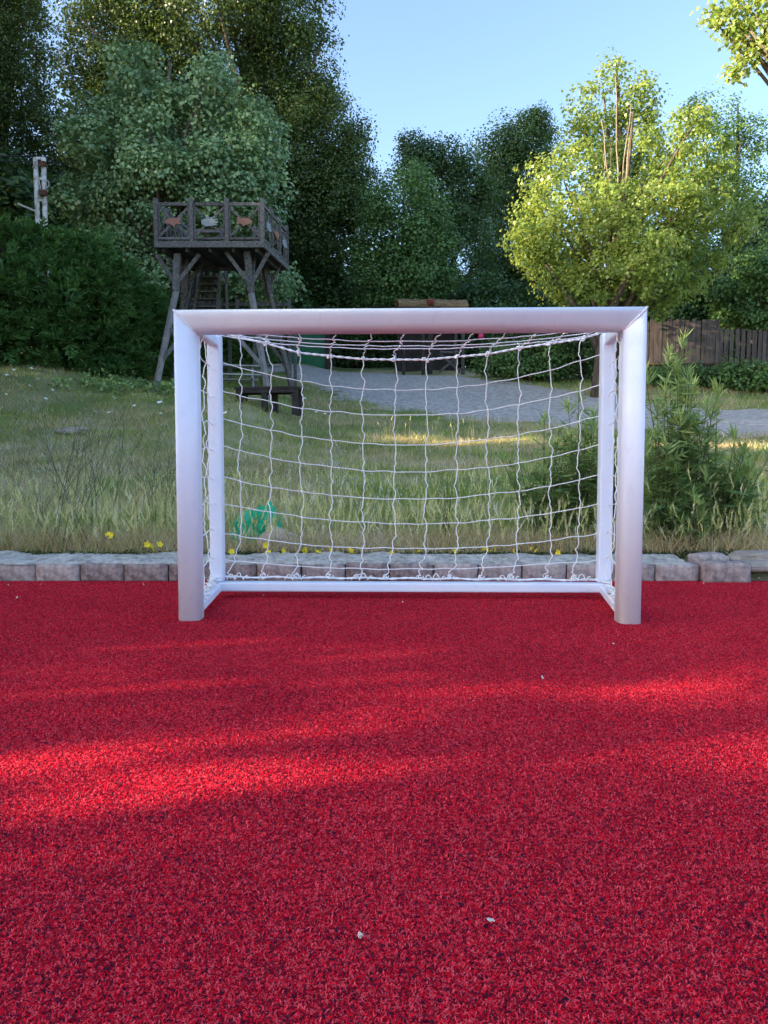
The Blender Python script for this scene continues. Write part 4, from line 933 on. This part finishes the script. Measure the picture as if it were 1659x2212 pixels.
# ---------------------------------------------------------------- meadow grasses
rng = np.random.default_rng(99)
def blades(P, h, w, lean, rng, k=3, curve=.6):
    """k-segment tapering, bending blades"""
    n = len(P); az = rng.uniform(0, 6.283, n); fa = rng.uniform(0, 6.283, n); side = np.stack([np.cos(fa), np.sin(fa), np.zeros(n)], 1)
    rows = []
    for j in range(k + 1):
        t = j / k; off = np.stack([np.cos(az), np.sin(az), np.zeros(n)], 1) * (lean * h * (t ** 1.7))[:, None]
        c = P + off + np.stack([np.zeros(n), np.zeros(n), h * t * (1 - .25 * lean * t)], 1)
        ww = (w * (1 - .85 * t) / 2)[:, None]; rows += [c - side * ww, c + side * ww]
    V = np.stack(rows, 1).reshape(-1, 3); b = np.arange(n) * 2 * (k + 1)
    Q = np.concatenate([np.stack([b + 2 * j, b + 2 * j + 1, b + 2 * j + 3, b + 2 * j + 2], 1) for j in range(k)])
    return V, Q, rows, k
def scatter(n, d0, d1, pw=1.0, margin=1.25):
    u = rng.random(n) ** pw; y = d0 + (d1 - d0) * u; x = (rng.random(n) * 2 - 1) * (.5 * y * margin + .6)
    return x, y
def dryness(x, y):
    d = .15 + .9 * fbm(x, y, .75, 2.0)
    d = d + .45 * np.exp(-((y - 8.2) / 1.6) ** 2) * (1 - sstep(-1.3, .2, x)) + .35 * np.exp(-((y - 14.2) / 1.3) ** 2) * sstep(-.5, .5, x) - .8 * np.exp(-((y - 7.5) / 2.2) ** 2) * sstep(-1.0, .2, x) - .25 * sstep(14, 18, y) * (1 - sstep(-3, -1, x)) + .75 * (1 - sstep(4.4, 5.8, y)) + .16
    return d
def grass_layer(name, mat, n, d0, d1, pw, hfun, w0, sel, lean=(.2, .9), kind='stuff'):
    x, y = scatter(n, d0, d1, pw); keep = sel(x, y) & (on_road(x, y) > .90 + .16 * fbm(x, y, 2.2, 5)); x, y = x[keep], y[keep]
    P = np.stack([x, y, terr(x, y) - .005], 1); h = hfun(x, y) * rng.uniform(.45, 1.2, len(x)); ln = rng.uniform(*lean, len(x))
    w = w0 * (1 + y * .10) * rng.uniform(.7, 1.3, len(x)); V, Q, _, k = blades(P, h, w, ln, rng)
    tt = np.clip(.38 + .30 * fbm(x, y, 1.6, 7) + .95 * (rng.random(len(x)) - .42), 0, 1)
    tag(link(name, np_mesh(name, V, Q, np.tile(tt, k)), M[mat]), kind=kind)
hg = lambda x, y: (.062 + .035 * fbm(x, y, 1.1, 3) + .05 * np.exp(-((y - 4.5) / .5) ** 2)) * (1 + .035 * y)
grass_layer('meadow_grass', 'grass', 190000, 4.33, 26, 1.4, hg, .0034, lambda x, y: dryness(x, y) < rng.uniform(-.1, .75, len(x)))
grass_layer('dry_grass', 'dry', 190000, 4.33, 24, 1.35, lambda x, y: hg(x, y) * 1.2, .0030, lambda x, y: dryness(x, y) > rng.uniform(-.05, .95, len(x)), (.2, 1.2))
grass_layer('grass_tufts', 'grass', 120000, 6, 23, 1.1, lambda x, y: (.10 + .08 * np.clip(fbm(x, y, 2.3, 8), 0, 1)) * (1 + .025 * y), .0034, lambda x, y: fbm(x, y, 3.1, 11) + .5 * fbm(x, y, .8, 4) > rng.uniform(.05, .5, len(x)), (.3, 1.2))
grass_layer('dry_tufts', 'dry', 90000, 5.5, 22, 1.1, lambda x, y: (.11 + .07 * np.clip(fbm(x, y, 2.0, 3), 0, 1)) * (1 + .02 * y), .0024, lambda x, y: fbm(x, y, 2.7, 15) + .6 * fbm(x, y, .7, 21) > rng.uniform(.1, .6, len(x)), (.3, 1.2))
def tall_stalks(n, d0, d1, pw, h0, h1, mat, name, head, xsel):
    """barley and oat stalks with a bristly or drooping head"""
    x, y = scatter(n, d0, d1, pw, 1.15); k = xsel(x, y); x, y = x[k], y[k]; n = len(x)
    P = np.stack([x, y, terr(x, y)], 1); h = rng.uniform(h0, h1, n); ln = rng.uniform(.05, .38, n); V, Q, rows, kk = blades(P, h, np.full(n, .0022) * (1 + y * .06), ln, rng, 4)
    tip = (rows[-1] + rows[-2]) / 2; prev = (rows[-3] + rows[-4]) / 2; dr = unit(tip - prev)
    tt = np.clip(rng.normal(.5, .22, n), 0, 1); Vs, Qs, Ts = [V], [Q], [np.tile(tt * .7, kk)]; off = len(V)
    if head == 'barley':
        for s in range(16):
            f = s / 15; p = tip + dr * (.058 * f)
            ax = unit(dr + rng.normal(size=(n, 3)) * .19 + np.array([0, 0, .1])); nr = unit(np.cross(ax, rng.normal(size=(n, 3))))
            L_ = rng.uniform(.035, .075, n) if s % 2 else rng.uniform(.018, .028, n); wd = np.where(s % 2, .0020, .0075) * np.ones(n)
            v, q = leaf_quads(p, nr, L_, wd, rng, ax); Vs.append(v); Qs.append(q + off); off += len(v); Ts.append(np.clip(tt + .15 * rng.random(n), 0, 1))
    else:
        for s in range(9):
            p = tip - dr * (.16 * rng.random((n, 1))) + rng.normal(size=(n, 3)) * np.array([.018, .018, .006]); ax = unit(np.array([0, 0, -1.0]) + rng.normal(size=(n, 3)) * .35); nr = unit(np.cross(ax, rng.normal(size=(n, 3))))
            v, q = leaf_quads(p, nr, rng.uniform(.018, .034, n), np.full(n, .0062), rng, ax); Vs.append(v); Qs.append(q + off); off += len(v); Ts.append(rng.random(n))
    tag(link(name, np_mesh(name, np.concatenate(Vs), np.concatenate(Qs), np.concatenate(Ts)), M[mat]), kind='stuff')
tall_stalks(4800, 4.34, 7.5, 1.9, .08, .24, 'barley', 'wild_barley', 'barley', lambda x, y: rng.random(len(x)) < .55 + .35 * fbm(x, y, 1.3, 4))
tall_stalks(160, 4.36, 4.8, 1.0, .26, .44, 'barley', 'wild_barley', 'barley', lambda x, y: x > 1.3)
tall_stalks(1500, 5.0, 13, 1.1, .22, .42, 'oat', 'wild_oats', 'oat', lambda x, y: rng.random(len(x)) < .10 + .5 * np.exp(-((x + .25 * (y / 6)) / .6) ** 2) * (y < 9) + .35 * np.exp(-((x + .42 * y) / .9) ** 2) * (y > 8))
tall_stalks(240, 13.2, 14.9, 1.0, .3, .5, 'barley', 'wild_barley', 'barley', lambda x, y: np.abs(x - .95) < 1.0)
# creeping ground cover behind the concrete cap
n = 9000; x = rng.uniform(-4.6, 2.75, n); y = 4.27 + .02 * fbm(x, x * 0, 9, 1) + np.abs(rng.normal(0, .055, n)); hgt = (.03 + .03 * np.clip(fbm(x, y, 4, 9), 0, 1)) * rng.random(n)
P = np.stack([x, y, .085 + hgt], 1); nr = unit(rng.normal(size=(n, 3)) * .7 + np.array([0, -.3, .9])); v, q = leaf_quads(P, nr, rng.uniform(.012, .028, n), rng.uniform(.007, .014, n), rng)
tag(link('ground_cover', np_mesh('ground_cover', v, q, np.clip(rng.normal(.45, .25, n), 0, 1)), M['cover']), kind='stuff')
# leafy low plants in the meadow and near the tower foot
n = 5000; x = rng.uniform(-7.2, -4.4, n); y = rng.uniform(16.5, 21, n); kk = (fbm(x, y, 1.6, 3) > .1); x, y = x[kk], y[kk]; n = len(x)
P = np.stack([x, y, terr(x, y) + rng.random(n) * .28], 1); v, q = leaf_quads(P, unit(rng.normal(size=(n, 3)) * .6 + np.array([0, -.2, .9])), rng.uniform(.06, .14, n), rng.uniform(.04, .09, n), rng)
tag(link('low_weeds', np_mesh('low_weeds', v, q, rng.random(n)), M['weed']), kind='stuff')

# flowers
def flower(name, petal, np_, r, h, label, cat, group):
    t = thing(name, label, cat, (0, 0, 0), 0, group); m = MB()
    for k in range(np_):
        a = 2 * math.pi * k / np_; c, s = math.cos(a), math.sin(a); c2, s2 = math.cos(a + .55), math.sin(a + .55); c3, s3 = math.cos(a - .55), math.sin(a - .55)
        m.add([(0, 0, h), (c2 * r * .7, s2 * r * .7, h + r * .35), (c * r, s * r, h + r * .45), (c3 * r * .7, s3 * r * .7, h + r * .35)], [(0, 1, 2, 3)])
    m.build('petals', M[petal], t); m = MB(); m.tube([(0, 0, 0), (.004, 0, h)], .0015, 4); m.build('stem', M['weed_stem'], t); return t
GF = 'yellow flowers along the kerb'
f0 = flower('yellow_flower', 'petal_y', 5, .021, .035, 'small yellow flower in the low green growth behind the kerb', 'flower', GF)
fl = [(500, 1192), (574, 1178), (579, 1193), (612, 1191), (660, 1188), (686, 1192), (693, 1195), (714, 1189), (722, 1199), (758, 1190), (846, 1196), (905, 1191), (985, 1190), (1048, 1187), (1058, 1190), (1070, 1186), (1148, 1185), (1158, 1190), (1206, 1194), (234, 1154), (241, 1158), (318, 1176), (325, 1180), (345, 1176), (657, 1190), (775, 1185), (1110, 1192), (330, 1185)]
for j, (px, py) in enumerate(fl):
    p = at(px, py, 4.24 + .12 * ((j * 7) % 5) / 5); o = f0 if j == 0 else dup(f0, p, 0)
    o.location = p - Vector((0, 0, .035)); o.rotation_euler = (R(30) * math.sin(j * 2.2) + .95, R(25) * math.cos(j * 1.7), j * .3); p = at(px, py, 4.235 + .04 * ((j * 7) % 5) / 5); o.location = p - o.rotation_euler.to_matrix() @ Vector((0, 0, .04))
GW_ = 'white umbel flowers in the far left meadow'
w0 = flower('white_flower', 'petal_w', 6, .04, .30, 'small white flower on a thin stem in the shaded far meadow', 'flower', GW_)
rw = random.Random(6)
wl = [(20, 800), (16, 832), (33, 787), (60, 785), (85, 848), (97, 830), (108, 848), (118, 850), (142, 783), (175, 860), (200, 872), (211, 797), (238, 788), (262, 800), (290, 828), (305, 833), (318, 836), (322, 812), (270, 850), (247, 873), (300, 862), (345, 860), (352, 849), (340, 872), (232, 803), (48, 816), (130, 813), (355, 835), (330, 846), (205, 826), (160, 800), (110, 790), (75, 806), (280, 790), (250, 838), (302, 800), (560, 848), (510, 846), (532, 858), (600, 862), (500, 880), (690, 880), (700, 880), (655, 850)]
for j, (px, py) in enumerate(wl):
    # intersect the pixel's ray with the meadow
    Y = 8.0
    while Y < 23 and at(px, py, Y).z > T(at(px, py, Y).x, Y) + .26: Y += .2
    p = at(px, py, Y); o = w0 if j == 0 else dup(w0, p, 0); o.location = (p.x, p.y, p.z - .31); o.rotation_euler = (.55, rw.uniform(-.2, .2), j * .3); o.scale = (rw.uniform(.7, 1.2),) * 3; o.location.z -= .1

# tall weeds right of and behind the goal
def weed(name, label, base, stems, h, spread, seed, leafL=.10, group=None):
    """stems with narrow jagged leaves and a spiky whorl at each tip"""
    rg = np.random.default_rng(seed); t = thing(name, label, 'weed', tuple(base), 0, group); m = MB(); Vs, Qs, Ts = [], [], []; off = 0
    for s in range(stems):
        a = rg.uniform(0, 6.283); sp = spread * rg.uniform(.1, 1); hh_ = h * rg.uniform(.55, 1.0) * (1 - .12 * (sp / max(spread, .01)) ** 2); tall_ = s < 5; hh_ = h * (1 - .085 * s) if tall_ else hh_ * .9; sp = spread * (.1 + .2 * s) if tall_ else sp
        b0 = np.array([math.cos(a) * sp * .35, math.sin(a) * sp * .22, 0]); tp = np.array([math.cos(a) * sp, math.sin(a) * sp * .6, hh_])
        pts = [b0 * (1 - u) ** 1 + (tp - b0) * u * np.array([u ** .3, u ** .3, 1]) + b0 * u for u in np.linspace(0, 1, 9)]
        m.tube([Vector(p) for p in pts], [.0058 * (1 - .7 * u) for u in np.linspace(0, 1, 9)], 5)
        nl = int(54 * hh_); u = np.concatenate([rg.uniform(.05, 1, nl) ** .75, rg.uniform(.92, 1.0, 13)]); nl = len(u)
        pa = np.array(pts); P = np.stack([np.interp(u, np.linspace(0, 1, 9), pa[:, i]) for i in range(3)], 1)
        az = rg.uniform(0, 6.283, nl); el = np.where(u > .92, rg.uniform(.5, 1.4, nl), rg.uniform(-.25, .75, nl))
        ax = np.stack([np.cos(az) * np.cos(el), np.sin(az) * np.cos(el), np.sin(el)], 1); L_ = leafL * 1.35 * rg.uniform(.55, 1.3, nl) * np.where(u > .92, .50, np.where(u > .62, .66, 1.05 - .2 * u)); tint = np.clip(.25 + .5 * u ** 3 + .3 * (rg.random(nl) - .5), 0, 1)
        nr = unit(np.cross(ax, np.cross(ax, rg.normal(size=(nl, 3)) * .4 + np.array([0, 0, 1.0])))) * -1
        v, q = leaf_quads(P, nr, L_, L_ * .14, rg, ax, .15); Vs.append(v); Qs.append(q + off); Ts.append(tint); off += len(v)
        lw = u < .62; P, nr, ax, L_, tint = P[lw], nr[lw], ax[lw], L_[lw], tint[lw]
        for sgn in (-1, 1):           # side lobes give the lower leaves their jagged outline
            for fr in (.3, .5, .68):
                sd = np.cross(nr, ax); a2 = unit(ax * .8 + sd * sgn * .8); v, q = leaf_quads(P + ax * (L_ * fr)[:, None], nr, L_ * .40 * (1.15 - fr * .75), L_ * .07, rg, a2, .1); Vs.append(v); Qs.append(q + off); Ts.append(tint); off += len(v)
    link('leaves', np_mesh('leaves', np.concatenate(Vs) , np.concatenate(Qs), np.concatenate(Ts)), M['weed'], t); m.build('stems', M['weed_stem'], t, smooth=True); return t
for j, (px, d, st_, h, sp, lab, ll) in enumerate([
        (1470, 4.75, 18, 1.30, .30, 'tallest spiky green weed, just right of the right goal post', .13),
        (1440, 4.62, 16, .95, .26, 'bushy spiky weed close behind the right goal post', .12),
        (1540, 4.85, 26, .86, .42, 'spreading spiky weed leaning out to the right of the tallest weed', .13),
        (1585, 5.0, 16, .60, .34, 'low spiky weed at the right end of the weed patch', .11),
        (1255, 5.0, 18, .95, .30, 'spiky weed seen through the net beside the right rear post', .12),
        (1175, 5.1, 18, .78, .34, 'lower spiky weed seen through the right part of the net', .12),
        (1345, 4.9, 14, .9, .24, 'spiky weed half hidden behind the right goal post', .12)]):
    x = (px - CX) / F * d; weed('tall_weed', lab, (x, d, T(x, d) - .01), st_, h, sp, 300 + j, ll, 'tall spiky weeds behind the goal')
x = (965 - CX) / F * 5.0; weed('thin_weed', 'thin dark weed seen through the middle of the net', (x, 5.0, T(x, 5.0)), 4, .42, .07, 320, .045)
x = (1500 - CX) / F * 4.5; weed('low_weed', 'low leafy weed at the foot of the tallest weed', (x, 4.5, T(x, 4.5)), 12, .34, .22, 321, .09)
# bare branching stems on the left
def twiggy(label, px, d, h, seed, sprd):
    x = (px - CX) / F * d; t = thing('bare_weed', label, 'weed', (x, d, T(x, d)), 0, 'bare branching weeds left of the goal'); rr = random.Random(seed); m = MB(); hd = MB()
    def grow(p, dr, L_, r, lvl):
        pts = [p]; 
        for i in range(5):
            dr = (dr + Vector((rr.uniform(-.12, .12), rr.uniform(-.12, .12), rr.uniform(-.02, .08)))).normalized(); p = p + dr * L_ / 5; pts.append(p)
        m.tube(pts, [r * (1 - .12 * i) for i in range(6)], 5)
        if lvl < 2:
            for k in range(4 if lvl == 0 else 2):
                q = pts[rr.randint(2, 5)]; grow(q, (dr + Vector((rr.uniform(-.9, .9), rr.uniform(-.5, .5), rr.uniform(-.1, .35)))).normalized(), L_ * rr.uniform(.3, .6), r * .6, lvl + 1)
        elif rr.random() < .4: hd.tube([p, p + dr * .008, p + dr * .016], [.002, .005, .001], 5)
    for s in range(6): grow(Vector((rr.uniform(-.05, .05), rr.uniform(-.03, .03), 0)), Vector((rr.uniform(-sprd, sprd), rr.uniform(-.2, .2), 1)).normalized(), h * rr.uniform(.65, 1.05), .0029, 0)
    m.build('stems', M['stem'], t, smooth=True); hd.build('seed_heads', M['stem'], t)
twiggy('bare dark branching weed nearest the left edge behind the kerb', 120, 4.6, .80, 1, .75)
twiggy('bare dark branching weed leaning left between the left edge and the goal', 205, 4.65, .74, 2, .65)
twiggy('sparse bare weed standing just left of the left goal post', 345, 5.2, .50, 3, .35)
